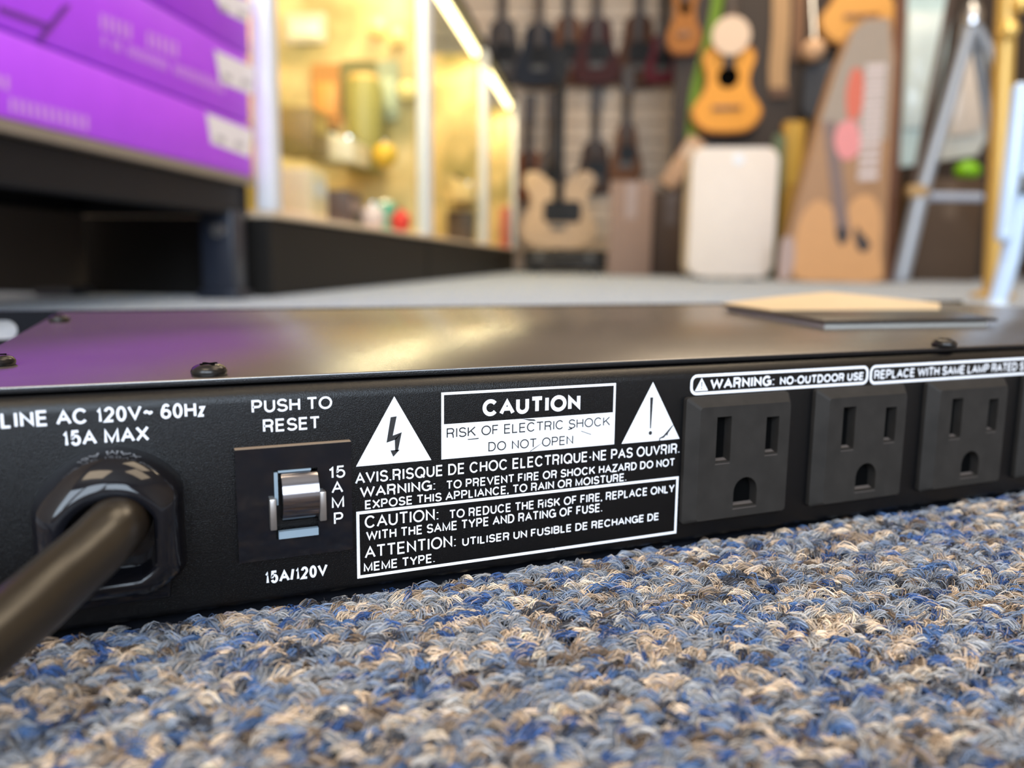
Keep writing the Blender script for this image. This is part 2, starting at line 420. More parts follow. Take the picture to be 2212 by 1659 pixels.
# ------------------------------------------------------------------ carpet pile close to the camera
def pile():
    rng = np.random.default_rng(3)
    pal = np.array([(.64, .48, .34), (.72, .57, .42), (.27, .29, .33), (.33, .33, .34), (.035, .085, .24), (.07, .14, .30), (.15, .19, .27), (.045, .045, .055), (.13, .085, .055), (.32, .23, .16), (.44, .41, .38)])
    pw = np.array([.13, .06, .17, .12, .10, .08, .13, .09, .05, .08, .06]); pw /= pw.sum()
    sp = 0.00168
    xs, ys = np.meshgrid(np.arange(-.225, .255, sp), np.arange(-.140, .0035, sp))
    xs = xs.ravel()+rng.uniform(-.5, .5, xs.size)*sp; ys = ys.ravel()+rng.uniform(-.5, .5, ys.size)*sp
    xl = np.arange(-.235, -.1475, sp); a, b = np.meshgrid(xl, np.arange(.004, .12, sp))   # beside the case's left end
    xs = np.concatenate([xs, a.ravel()+rng.uniform(-.5, .5, a.size)*sp]); ys = np.concatenate([ys, b.ravel()+rng.uniform(-.5, .5, a.size)*sp])
    keep = ~((xs > -.148) & (ys > .0004)); xs = xs[keep]; ys = ys[keep]
    # how close to the camera's view: many fibres where it looks, few elsewhere
    d = np.stack([xs-CAM.x, ys-CAM.y, np.full_like(xs, -CAM.z)], 1)
    fx = d@np.array(_rt); fy = d@np.array(_dn); fz = d@np.array(_fw)
    seen = (fz > 0) & (np.abs(fx/np.maximum(fz, 1e-6)) < .72) & (fy/np.maximum(fz, 1e-6) < .56)
    V = []; C = []; nT = 6; cnt = []
    tt = np.linspace(0, 1, nT)
    def grp(idx, nf, rad):
        n = len(idx); k = n*nf
        px = np.repeat(xs[idx], nf); py = np.repeat(ys[idx], nf)
        th = np.repeat(rng.normal(.1, .75, n), nf)+rng.normal(0, .22, k)
        Ln = np.repeat(rng.uniform(.0030, .0060, n), nf)*rng.uniform(.75, 1.15, k)
        ht = np.repeat(rng.uniform(.0010, .0023, n)*np.clip(.82+(-ys[idx])/.03, .82, 1), nf)*rng.uniform(.6, 1.15, k)
        lat = rng.normal(0, .00040, k); off = rng.normal(0, .00035, k); skew = np.repeat(rng.uniform(-.25, .25, n), nf)
        tw = np.repeat(rng.choice([-1, 1], n)*rng.uniform(.3, 1.1, n), nf)
        ci = rng.choice(len(pal), n, p=pw); run = rng.random(n) < .42      # one yarn often makes several loops in a row
        for q_ in range(1, n):
            if run[q_]: ci[q_] = ci[q_-1]
        # neighbouring tufts of one yarn share their colour now and then
        base = pal[ci]*rng.uniform(.8, 1.15, (n, 1))
        col = np.repeat(base, nf, 0)*rng.uniform(.55, 1.32, (k, 1))
        mixc = pal[rng.choice(len(pal), k, p=pw)]; mk = rng.random(k) < .36
        col[mk] = .5*col[mk]+.5*mixc[mk]
        cx, sx = np.cos(th)[:, None], np.sin(th)[:, None]
        s = (tt-.5)[None]*Ln[:, None]+off[:, None]
        arch = 4*tt*(1-tt); arch = arch**.8
        l = lat[:, None]*(.45+.75*arch[None])+tw[:, None]*.0006*np.sin(2*math.pi*(tt[None]-.5))+rng.normal(0, .00006, (k, nT))
        zz = ht[:, None]*arch[None]+skew[:, None]*.001*np.sin(math.pi*2*tt)[None]-.0002+rng.normal(0, .00005, (k, nT))
        stray = rng.random(k) < .02
        zz[stray] *= 1.3
        P = np.stack([px[:, None]+cx*s-sx*l, py[:, None]+sx*s+cx*l, zz], 2)
        T = np.gradient(P, axis=1); T /= np.linalg.norm(T, axis=2, keepdims=True)+1e-12
        S = np.cross(T, np.array([0, 0, 1.0])); S /= np.linalg.norm(S, axis=2, keepdims=True)+1e-12
        B = np.cross(S, T)
        rr = rad*rng.uniform(.75, 1.3, (k, 1, 1))*(1-.35*np.abs(2*tt-1)**3)[None, :, None]
        R3 = np.stack([P+rr*(math.cos(q)*S+math.sin(q)*B) for q in (math.pi/2, math.pi*7/6, math.pi*11/6)], 2)  # k,nT,3,3
        V.append(R3.reshape(-1, 3)); C.append(np.repeat(col, nT*3, 0)); cnt.append(k)
    grp(np.where(seen)[0], 16, .000092)
    grp(np.where(~seen)[0][::2], 6, .00034)
    V = np.concatenate(V); C = np.concatenate(C); K = sum(cnt)
    base = np.arange(K)[:, None, None]*(nT*3)+np.arange(nT-1)[None, :, None]*3
    q = np.arange(3)[None, None, :]
    F = np.stack([base+q, base+(q+1) % 3, base+3+(q+1) % 3, base+3+q], 3).reshape(-1, 4)
    me = bpy.data.meshes.new('carpet_pile')
    me.vertices.add(len(V)); me.vertices.foreach_set('co', V.astype(np.float32).ravel())
    me.loops.add(F.size); me.loops.foreach_set('vertex_index', F.astype(np.int32).ravel())
    me.polygons.add(len(F)); me.polygons.foreach_set('loop_start', np.arange(0, F.size, 4, dtype=np.int32))
    me.polygons.foreach_set('use_smooth', np.ones(len(F), dtype=bool))
    me.update(calc_edges=True)
    at_ = me.attributes.new('yarn_colour', 'FLOAT_COLOR', 'POINT')
    at_.data.foreach_set('color', np.concatenate([np.clip(C, 0, .9), np.ones((len(C), 1))], 1).astype(np.float32).ravel())
    m = bpy.data.materials.new('carpet_yarn'); m.use_nodes = True
    N = m.node_tree.nodes; b = N['Principled BSDF']
    an = N.new('ShaderNodeAttribute'); an.attribute_name = 'yarn_colour'
    m.node_tree.links.new(an.outputs['Color'], b.inputs['Base Color'])
    b.inputs['Roughness'].default_value = .6; b.inputs['Specular IOR Level'].default_value = .3
    me.materials.append(m)
    o = bpy.data.objects.new('carpet_pile', me); COL.objects.link(o)
    bk = MB().quads([(-.221, -.136, .0004), (.250, -.136, .0004), (.250, .02, .0004), (-.221, .02, .0004)], [(0, 1, 2, 3)]).build('carpet_shade_sheet', mat('dark_pile_shade', (.014, .015, .020), .95, spec=0), o, 0)  # added dark sheet, its colour is the shade under loops and case edge
    o['kind'] = 'stuff'; o['label'] = 'flecked blue, grey and beige looped carpet pile in front of the rack unit'; o['category'] = 'carpet'
pile()

# ------------------------------------------------------------------ the rack power unit
mm = 0.001
ZB = -22.4
def uz(z): return (z-ZB)*mm          # unit heights (0 at the outlet blades) to local metres above the case bottom
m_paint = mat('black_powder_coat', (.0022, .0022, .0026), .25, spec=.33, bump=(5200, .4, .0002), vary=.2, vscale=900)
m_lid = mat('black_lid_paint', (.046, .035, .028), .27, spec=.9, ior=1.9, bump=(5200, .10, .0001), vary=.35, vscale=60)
m_gloss = mat('black_gloss_plastic', (.006, .006, .008), .08, spec=.38, vary=.2)
m_dull = mat('outlet_plastic', (.022, .0195, .0175), .6, spec=.14, bump=(900, .25, .0001), vary=.35, vscale=250)
m_void = mat('recess_shade_black', (.003, .003, .003), .9, spec=0)  # near-black colour paints the shade inside slots, openings and soundholes
m_screw = mat('black_oxide_screw', (.02, .018, .017), .28, metal=.6)
m_ink = ink_mat('white_silkscreen_ink', (.80, .80, .83), (.012, .012, .013))
m_kink = mat('black_knockout_print', (.012, .012, .013), .6)
unit = thing('rack_power_conditioner', 'black rack-mount power conditioner with a row of outlets and white printed warnings, lying on carpet', 'power conditioner', (0, 0, .002))
XL, XR, DEP = -146*mm, 284*mm, 190*mm
ZT = 15.2
pitch = 34.45; NO = 8
# front sheet with cut-outs, rolled top and bottom edges, sides and base
mb = MB().m(m_paint)
holes = [[(k*pitch*mm-.0125, uz(-17)), (k*pitch*mm+.0115, uz(-17)), (k*pitch*mm+.0115, uz(7.4)), (k*pitch*mm-.0125, uz(7.4))] for k in range(NO)]
r1, r2 = 2.6, 1.3
mb.holed([(XL, uz(ZB+r2)), (XR, uz(ZB+r2)), (XR, uz(ZT-r1)), (XL, uz(ZT-r1))], holes, 0.0)
def bend(cy, cz, r, a0, a1, tail):
    prof = [(cy+r*math.cos(math.radians(a0+(a1-a0)*i/8)), cz+r*math.sin(math.radians(a0+(a1-a0)*i/8))) for i in range(9)]+[tail]
    va = [mb.bm.verts.new((XL, y*mm, uz(z))) for y, z in prof]; vb = [mb.bm.verts.new((XR, y*mm, uz(z))) for y, z in prof]
    for i in range(len(prof)-1): mb._mark([mb.bm.faces.new((va[i], vb[i], vb[i+1], va[i+1]))])
bend(r1, ZT-r1, r1, 180, 90, (14, ZT))
bend(r2, ZB+r2, r2, 180, 270, (DEP/mm, ZB))
mb.box((XL+.0006, DEP/2+.001, uz((ZT+ZB)/2)), (.0012, DEP-.002, (ZT-ZB-3)*mm))
mb.box((XR-.0006, DEP/2+.001, uz((ZT+ZB)/2)), (.0012, DEP-.002, (ZT-ZB-3)*mm))
bmesh.ops.remove_doubles(mb.bm, verts=mb.bm.verts, dist=1e-6)
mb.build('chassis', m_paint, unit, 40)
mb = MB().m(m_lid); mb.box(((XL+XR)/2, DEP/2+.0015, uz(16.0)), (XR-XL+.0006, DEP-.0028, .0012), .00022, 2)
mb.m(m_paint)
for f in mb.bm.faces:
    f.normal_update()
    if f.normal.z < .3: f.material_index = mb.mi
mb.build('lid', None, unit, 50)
mb = MB(); m_ear_p = mat('black_plate_paint', (.006, .006, .008), .6, spec=.08); mb.m(m_ear_p)
px_0, px_1 = (XL+XR)/2-.2413, (XL+XR)/2+.2413
def pillh(cx, cz): return [(cx*mm+a, uz(cz)+b) for a, b in rrect(-.0052, -.0034, .0052, .0034, .0033, 5)]
hs = [pillh(c, z) for c in (px_0/mm+7.5, px_1/mm-7.5) for z in (10.5, -16.5)]
def plate_side(y): return mb.holed([(px_0, uz(ZB+.3)), (px_1, uz(ZB+.3)), (px_1, uz(17.0)), (px_0, uz(17.0))], hs, y)
la, lb = plate_side(DEP+.0008), plate_side(DEP+.0038)
for a, b in zip(la, lb):
    n = len(a); mb._mark([mb.bm.faces.new((a[k], a[(k+1) % n], b[(k+1) % n], b[k])) for k in range(n)])
mb.build('front_plate', None, unit, 30)

def screw(x, y, rot=0.0):
    mb = MB().m(m_screw)
    mb.lathe([(.00272, 0), (.00290, .00025), (.00295, .0008), (.0026, .0014), (.0019, .0018), (.0012, .00192)], seg=28)
    mb.m(m_void)
    for a in (0, math.pi/2):
        mb.box((0, 0, .0018), (.0030, .00055, .0005), rot=Matrix.Rotation(rot+a, 3, 'Z'))
    return mb.build('screw', None, unit, 40, loc=(x*mm, y*mm, uz(16.6)))
for x, y in ((-106.0, 7.2), (64.3, 3.6), (234, 4), (-140.5, 32), (-141.5, 142)):
    screw(x, y, random.uniform(0, 1.5))

# outlets
def make_outlet():
    p = 3.0
    mb = MB().m(m_dull)
    ox0, ox1, oz0, oz1 = -14.6, 12.2, -18.2, 8.9      # skirt on the panel
    fx0, fx1, fz0, fz1 = -12.4, 11.1, -17.2, 7.0      # front face
    slotL = [(-8.2, -4.8), (-4.5, -4.8), (-4.5, 4.8), (-8.2, 4.8)]
    slotR = [(4.7, -4.0), (8.1, -4.0), (8.1, 4.0), (4.7, 4.0)]
    gnd = [(-3.1, -15.0), (3.1, -15.0), (3.1, -11.8)]+[(3.1*math.cos(math.radians(a)), -11.8+3.1*math.sin(math.radians(a))) for a in range(15, 166, 15)]+[(-3.1, -11.8)]
    sc = lambda lp: [(a*mm, uz(b)) for a, b in lp]
    r = .8
    fr = rrect(fx0, fz0, fx1, fz1, r); sk = rrect(ox0, oz0, ox1, oz1, r)
    loops = mb.holed(sc(fr), [sc(slotL), sc(slotR), sc(gnd)], -p*mm, 2.3*mm, m_void)
    va = loops[0]; vb = [mb.bm.verts.new((a*mm, -1.0*mm, uz(b))) for a, b in sk]; vc = [mb.bm.verts.new((a*mm, .2*mm, uz(b))) for a, b in sk]
    n = len(va)
    for q, w in ((va, vb), (vb, vc)):
        mb._mark([mb.bm.faces.new((q[i], q[(i+1) % n], w[(i+1) % n], w[i])) for i in range(n)])
    o = mb.build('outlet', None, unit, 30)
    # dusty bevelled ledges at the foot of the slots
    led = MB()
    for (x0, x1, z) in ((-8.2, -4.5, -4.8), (4.7, 8.1, -4.0), (-3.1, 3.1, -15.0)):
        P = [(-p-.02, z-.5), (-p-.02, z-.4), (-p+2.0, z+.35), (-p+2.0, z-.5)]
        va = [(x0*mm, y*mm, uz(zz)) for y, zz in P]; vb = [(x1*mm, y*mm, uz(zz)) for y, zz in P]
        led.quads(va+vb, [(3, 2, 1, 0), (4, 5, 6, 7), (0, 1, 5, 4), (1, 2, 6, 5), (2, 3, 7, 6), (3, 0, 4, 7)])
    led.build('slot_ledge', mat('dusty_outlet_ledge', (.085, .068, .060), .7), o, 20)
    return o
ou = make_outlet()
for k in range(1, NO):
    c = copy_tree(ou, unit); c.location.x = k*pitch*mm

# cord bushing (strain relief)
bx, bz = -121.2, -6.4
def bush_outline(sc):
    pts = []
    for a in range(0, 360, 6):
        x, z = 12.2*math.cos(math.radians(a)), 13.3*math.sin(math.radians(a))*(1 if a < 180 else .78)
        x = max(-10.9, min(10.2, x)); z = max(-9.2, z)
        pts.append((x*sc, z*sc))
    return pts
mb = MB().m(m_gloss)
rings = []
for sc, y in ((1.0, .2), (1.0, -3.2), (.985, -5.0), (.94, -6.8), (.87, -8.2), (.77, -9.2), (.70, -9.7), (.62, -9.8), (.57, -9.4), (.55, -4)):
    rings.append([mb.bm.verts.new(((bx+a)*mm, y*mm, uz(bz+b))) for a, b in bush_outline(sc)])
for a, b in zip(rings, rings[1:]):
    n = len(a)
    mb._mark([mb.bm.faces.new((a[i], a[(i+1) % n], b[(i+1) % n], b[i])) for i in range(n)])
mb._mark([mb.bm.faces.new(rings[-1])])
mb.prism([((bx-7.2)*mm, uz(bz-11.2)), ((bx+7.4)*mm, uz(bz-11.2)), ((bx+8.0)*mm, uz(bz-7)), ((bx-8)*mm, uz(bz-7))], -3.6*mm, .2*mm, .0006, 2)
mb.build('cord_bushing', m_gloss, unit, 50)

# breaker
mb = MB().m(m_gloss)
px0, px1, pz0, pz1 = -103.0, -84.0, -14.1, 5.2
ws = (-97.0, -89.8, -10.7, 1.25)
mb.holed([(px0*mm, uz(pz0)), (px1*mm, uz(pz0)), (px1*mm, uz(pz1)), (px0*mm, uz(pz1))],
         [[(ws[0]*mm, uz(ws[2])), (ws[1]*mm, uz(ws[2])), (ws[1]*mm, uz(ws[3])), (ws[0]*mm, uz(ws[3]))]], -1.5*mm, 4*mm, m_void)
P = [(px0, pz0), (px1, pz0), (px1, pz1), (px0, pz1)]
mb.quads([(a*mm, -1.5*mm, uz(b)) for a, b in P]+[(a*mm, .1*mm, uz(b)) for a, b in P], [(i, (i+1) % 4, 4+(i+1) % 4, 4+i) for i in range(4)])
bmesh.ops.remove_doubles(mb.bm, verts=mb.bm.verts, dist=1e-6)
brk = mb.build('breaker_plate', None, unit, 30)
# felt-like dust along its top edge
MB().box(((px0+px1)/2*mm, -.75*mm, uz(pz1+.03)), ((px1-px0)*mm, 1.4*mm, .00012)).build('dust_line', mat('brown_dust', (.22, .16, .11), .95), brk, 0)
mb = MB()
cy, cz, R_ = 1.2, -3.4, 5.1
prof = [(cy+R_*math.cos(math.radians(a)), cz+R_*math.sin(math.radians(a))) for a in range(126, 235, 6)]
prof = prof+[(cy, prof[-1][1]), (cy, prof[0][1])]
x0, x1 = -95.9, -89.9
mb.prism([(y*mm, uz(z)) for y, z in prof], x0*mm, x1*mm, .00012, 1, plane='yz')
mb.build('rocker', mat('dark_chrome_rocker', (.30, .28, .29), .17, metal=1.0, vary=.05), brk, 40)
m_ear = mat('satin_steel', (.45, .42, .40), .3, metal=.9)
MB().box((-97.4*mm, -2.0*mm, uz(-6.0)), (1.1*mm, 1.6*mm, 5.4*mm), .0002, 2).build('pivot_ear', m_ear, brk, 40)
MB().box((-89.2*mm, -2.0*mm, uz(-5.4)), (1.2*mm, 1.6*mm, 5.2*mm), .0002, 2).build('pivot_ear', m_ear, brk, 40)
mb = MB()
mb.box((-96.7*mm, -1.2*mm, uz(-1.9)), (.6*mm, .9*mm, 5.6*mm)).box((-93.6*mm, -1.2*mm, uz(1.0)), (5.4*mm, .9*mm, .35*mm)).box((-93.2*mm, -1.3*mm, uz(-10.0)), (6.6*mm, .9*mm, 1.3*mm))
mb.build('rocker_guide', mat('pale_blue_guide', (.22, .28, .33), .25), brk, 20)
mb = MB()
for s, xa, xb, zb in (('15', -87.9, -85.1, -1.0), ('A', -87.5, -85.5, -3.65), ('M', -87.5, -85.4, -6.35), ('P', -87.2, -85.6, -9.25)):
    text(mb, s, xa*mm, xb*mm, uz(zb), 2.15*mm, -1.54*mm, .14)
mb.build('rating_mark', mat('white_pad_print', (.78, .79, .80), .5), brk, 0)

# printing on the back panel
YI = -.05*mm
def printed(name, lines, extra=None, m=None):
    mb = MB().m(m or m_ink)
    for s, xa, xb, zb, cap, wt in lines: text(mb, s, xa*mm, xb*mm, uz(zb), cap*mm, YI, wt)
    if extra: extra(mb)
    return mb.build(name, None, unit, 0)
printed('line_input_print', [('LINE AC 120V~ 60Hz', -135.5, -107.2, 10.85, 2.42, .165), ('15A MAX', -127.6, -115.6, 7.5, 2.42, .165)])
printed('reset_print', [('PUSH TO', -100.0, -86.8, 10.9, 2.2, .16), ('RESET', -98.3, -88.9, 7.55, 2.2, .16)])
printed('fuse_print', [('15A/120V', -98.8, -88.2, -18.9, 2.25, .185)])
def tri(mb, ax, az, bx0, bx1, bz):
    mb.quads([(bx0*mm, YI, uz(bz)), (bx1*mm, YI, uz(bz)), (ax*mm, YI, uz(az))], [(0, 1, 2)])
def poly(mb, pts, y): mb.quads([(a*mm, y, uz(b)) for a, b in pts], [tuple(range(len(pts)))])
YK = -.09*mm
def shock(mb):
    tri(mb, -75.9, 12.45, -82.9, -69.1, .33); mb.m(m_kink)
    poly(mb, [(-76.6, 8.75), (-75.5, 8.85), (-76.25, 5.4), (-77.4, 4.2)], YK)
    poly(mb, [(-77.4, 4.2), (-76.25, 5.4), (-74.6, 5.9), (-75.6, 4.7)], YK)
    poly(mb, [(-75.9, 4.7), (-74.6, 5.9), (-75.35, 2.5), (-75.85, 2.5)], YK)
    poly(mb, [(-76.7, 2.75), (-76.2, 1.55), (-75.0, 2.75)], YK)
printed('shock_triangle', [], shock)
def attention(mb):
    tri(mb, -22.3, 12.46, -29.2, -15.3, .2); mb.m(m_kink)
    poly(mb, [(-22.85, 9.3), (-22.15, 9.3), (-22.4, 2.9), (-22.65, 2.9)], YK)
    poly(mb, [(-22.5+.42*math.cos(a*math.pi/6), 1.95+.42*math.sin(a*math.pi/6)) for a in range(12)], YK)
    poly(mb, [(-16.9, 3.3), (-17.3, 3.15), (-19.4, 1.1), (-20.3, .75), (-20.35, .2), (-20.1, .2), (-20.05, .6), (-19.2, .7), (-18.6, 1.3), (-18.4, 1.0), (-18.2, 1.6)], YK)
printed('exclamation_triangle', [], attention)
def frame(mb, x0, x1, z0, z1, w):
    h = w/2
    stroke(mb, [((x0+h)*mm, uz(z0+h)), ((x1-h)*mm, uz(z0+h)), ((x1-h)*mm, uz(z1-h)), ((x0+h)*mm, uz(z1-h))], w*mm, YI, closed=True)
def caution(mb):
    frame(mb, -67.2, -30.9, .25, 12.66, .5)
    poly(mb, [(-67.0, .4), (-31.1, .4), (-31.1, 6.78), (-67.0, 6.78)], YI-.01*mm); mb.m(m_kink)
    text(mb, 'RISK OF ELECTRIC SHOCK', -66.2*mm, -32.0*mm, uz(4.15), 1.85*mm, YK, .125, .42)
    text(mb, 'DO NOT OPEN', -58.0*mm, -40.2*mm, uz(1.0), 1.8*mm, YK, .125, .5)
    for pts in ([(-41.5, 4.05), (-40.6, 4.25), (-40.4, 4.05), (-41.2, 3.9)], [(-49.5, .35), (-48.0, 1.1), (-46.3, 2.1), (-46.5, 2.0), (-48.6, .9), (-49.3, .3)],
                [(-38.6, 3.6), (-36.2, 2.7), (-36.3, 2.6), (-38.4, 3.4)], [(-62.2, 3.7), (-59.9, 3.75), (-60.0, 3.55), (-62.0, 3.55)], [(-51.3, 6.8), (-48.6, 6.5), (-48.3, 6.2), (-49.6, 6.3)]):
        poly(mb, pts, YK)
printed('caution_label', [('CAUTION', -59.2, -38.8, 7.7, 3.2, .235)], caution)
def safety(mb): frame(mb, -83.0, -15.1, -20.25, -7.85, .55)
printed('safety_notice', [
 ('AVIS.RISQUE DE CHOC ELECTRIQUE-NE PAS OUVRIR.', -83.1, -15.2, -2.84, 2.12, .15),
 ('WARNING:', -82.3, -68.4, -5.4, 2.0, .165), ('TO PREVENT FIRE OR SHOCK HAZARD DO NOT', -66.3, -16.2, -5.5, 1.66, .165),
 ('EXPOSE THIS APPLIANCE, TO RAIN OR MOISTURE.', -81.4, -27.8, -7.6, 1.66, .165),
 ('CAUTION:', -81.5, -67.8, -11.1, 2.3, .14), ('TO REDUCE THE RISK OF FIRE, REPLACE ONLY', -65.7, -16.0, -11.2, 1.72, .16),
 ('WITH THE SAME TYPE AND RATING OF FUSE.', -81.3, -33.2, -13.45, 1.78, .16),
 ('ATTENTION:', -81.6, -64.4, -16.7, 2.32, .14), ('UTILISER UN FUSIBLE DE RECHANGE DE', -63.1, -19.6, -16.8, 1.6, .17),
 ('MEME TYPE.', -81.8, -68.5, -19.2, 1.74, .165)], safety)
def pill(mb, x0, x1, z0, z1, r, w):
    stroke(mb, [(a*mm, uz(b)) for a, b in rrect(x0+w/2, z0+w/2, x1-w/2, z1-w/2, r)], w*mm, YI, closed=True)
def outdoor(mb):
    pill(mb, -13.2, 36.0, 9.15, 13.5, 1.3, .62)
    stroke_pts = [(-12.0, 10.0), (-8.7, 10.0), (-10.4, 12.75)]
    poly(mb, stroke_pts, YI); mb.m(m_kink)
    poly(mb, [(-10.5, 11.9), (-10.25, 11.9), (-10.3, 10.8), (-10.45, 10.8)], YK); poly(mb, [(-10.5, 10.6), (-10.25, 10.6), (-10.25, 10.35), (-10.5, 10.35)], YK)
printed('outdoor_warning', [('WARNING:', -8.2, 8.7, 10.15, 2.3, .21), ('NO-OUTDOOR USE', 10.3, 34.6, 10.2, 1.85, .20)], outdoor)
def lamp(mb): pill(mb, 36.5, 118.0, 9.0, 13.5, 1.3, .62)
printed('lamp_notice', [('REPLACE WITH SAME LAMP RATED S', 37.9, 89.4, 10.2, 2.1, .17)], lamp)

# mains cord, leaving the bushing towards the camera's left
m_cord = mat('brown_black_cord_jacket', (.013, .009, .005), .32, bump=(500, .12, .0002), vary=.25, vscale=120)
cp = [(-119.6, 4, -4.6), (-120.0, -5, -3.4), (-120.9, -12, -2.8), (-123.3, -15.6, -4.3), (-126.8, -20, -6.1), (-130.6, -25.6, -7.9), (-135.8, -32, -10.2), (-145, -41, -14.2), (-162, -52, -17.0), (-195, -62, -17.4), (-260, -68, -17.3), (-330, -62, -17.3), (-420, -40, -17.3)]
mb = MB(); mb.tube([(a*mm, b*mm, uz(c)) for a, b, c in spline(cp, 6, False)], 4.35*mm, 28)
mb.build('mains_cord', m_cord, unit, 60)

# pad lying on the lid
zt = .002+uz(16.6)
pad = thing('adhesive_pad', 'square black pad with a pale foam underside lying on the lid of the rack unit', 'pad', (0, 0, zt))
q = [(75, 54.5), (144, 48), (196, 128), (106, 146)]
def plate(mb, pts, z0, z1, bev=0): mb.prism([(a*mm, b*mm) for a, b in pts], z0*mm, z1*mm, bev, 2, plane='xy')
mb = MB(); plate(mb, [(77, 56.5), (142, 50.5), (192, 126), (107, 143)], 0, 1.7, .0003)
mb.build('foam_layer', mat('grey_white_foam', (.62, .59, .54), .8, bump=(300, .5, .0006)), pad, 30)
mb = MB(); plate(mb, q, 1.7, 2.7, .0002)
mb.build('black_sheet', mat('black_rubber_sheet', (.012, .010, .010), .32), pad, 30)
top = [(107, 146.6, 20.0), (94.5, 101.7, 19.9), (170.7, 92.1, 19.9), (188, 106.5, 21.3), (171.4, 122.9, 23.4), (164, 144.6, 24.6), (132.8, 144, 22.6)]
vb = [(a*mm, b*mm, (c-16.9)*mm) for a, b, c in top]+[(a*mm, b*mm, (19.62-16.9)*mm) for a, b, c in top]
mb = MB(); n = len(top)
mb.quads(vb+[(.141, .117, (21.6-16.9)*mm)], [(k, (k+1) % n, 2*n) for k in range(n)]+[tuple(range(2*n-1, n-1, -1))]+[(k, (k+1) % n, n+(k+1) % n, n+k) for k in range(n)])
mb.build('paper_face', mat('tan_paper_face', (.62, .46, .27), .35), pad, 30)

# ------------------------------------------------------------------ the shop behind: left side of the aisle
def at_v(px, py, v):
    """Where the sight line through a point of the photo meets the upright plane along the aisle at v: (u, z)."""
    d = _rt*((px-1106)/F_PX) + _dn*((py-829.5)/F_PX) + _fw
    d = d*(v/d.dot(VX))
    return d.dot(UX), d.z+CAM.z
def sthing(name, label, cat, u, v, z=0.0, group=None, turn=0.0):
    """a thing of the shop: local x to the right across the aisle, y away, z up"""
    return thing(name, label, cat, ap(u, v, z), RZ+turn, group)
m_black = mat('black_steel', (.009, .009, .011), .45, spec=.2)
m_blackmat = mat('black_laminate', (.010, .009, .008), .55, spec=.2)
m_alu = mat('brushed_aluminium', (.72, .74, .78), .22, metal=1.0, vary=.04)
m_whitealu = mat('white_painted_aluminium', (.78, .80, .84), .3)
m_chrome = mat('chrome', (.82, .84, .88), .12, metal=1.0, vary=.02)
m_gold = mat('gold_board_reflections', (.60, .43, .18), .5, vary=.45, vscale=4.5)
_nt = m_gold.node_tree
_nz = next(n for n in _nt.nodes if n.type == 'TEX_NOISE'); _mx = next(n for n in _nt.nodes if n.type == 'MIX')
_nz.inputs['Scale'].default_value = 6.5; _nz.inputs['Detail'].default_value = 2
_mx.inputs[6].default_value = (.34, .27, .09, 1); _mx.inputs[7].default_value = (.95, .66, .30, 1)  # gold and olive mottling paints blurred shop reflections into the boards
_rp = _nt.nodes.new('ShaderNodeMapRange'); _rp.inputs['From Min'].default_value = .32; _rp.inputs['From Max'].default_value = .68
_nt.links.new(_nz.outputs['Fac'], _rp.inputs['Value']); _nt.links.new(_rp.outputs['Result'], _mx.inputs[0])
m_deck = mat('cream_deck', (.66, .54, .40), .5)
m_tube = mat('warm_led_tube', (1.0, .78, .40), .4, emit=8, vary=0)
m_glass = glass_mat()

# display stand with boxed instruments
SV = -.54
st = sthing('display_stand', 'black steel stand with a pale-edged shelf board under the purple boxes', 'stand', .84, SV-.16)
x0, x1, y0, y1 = -.15, .16, -.40, .385
MB().box(((x0+x1)/2, (y0+y1)/2, .176), (x1-x0, y1-y0, .012), .001, 1).build('shelf_board', mat('grey_tan_board', (.23, .19, .15), .5), st, 30)
mb = MB(); mb.box((x1-.025, (y0+y1)/2, .147), (.03, y1-y0-.01, .045), .002, 1).box((x0+.02, (y0+y1)/2, .147), (.03, y1-y0-.01, .045), .002, 1)
mb.box(((x0+x1)/2, y0+.02, .147), (x1-x0-.02, .03, .045), .002, 1).box(((x0+x1)/2, y1-.02, .147), (x1-x0-.02, .03, .045), .002, 1)
mb.build('shelf_frame', m_black, st, 30)
for lx in (x1-.03, x0+.02):
    for ly in (y1-.05, y0+.05):
        l = MB().box((lx, ly, .069), (.05, .045, .122), .003, 2).box((lx, ly, .006), (.062, .058, .012), .003, 2).build('leg', mat('navy_black_leg', (.018, .022, .035), .3), st, 30)
        MB().lathe([(.010, 0), (.011, .004), (.006, .008)], (lx+.005, ly-.0225-.008, .10), 'y', 16).build('leg_bolt', m_alu, l, 40)
MB().box((x0+.06, (y0+y1)/2, .07), (.012, y1-y0-.12, .11), .001, 1).build('kick_panel', mat('dark_brown_panel', (.05, .038, .03), .5), st, 0)

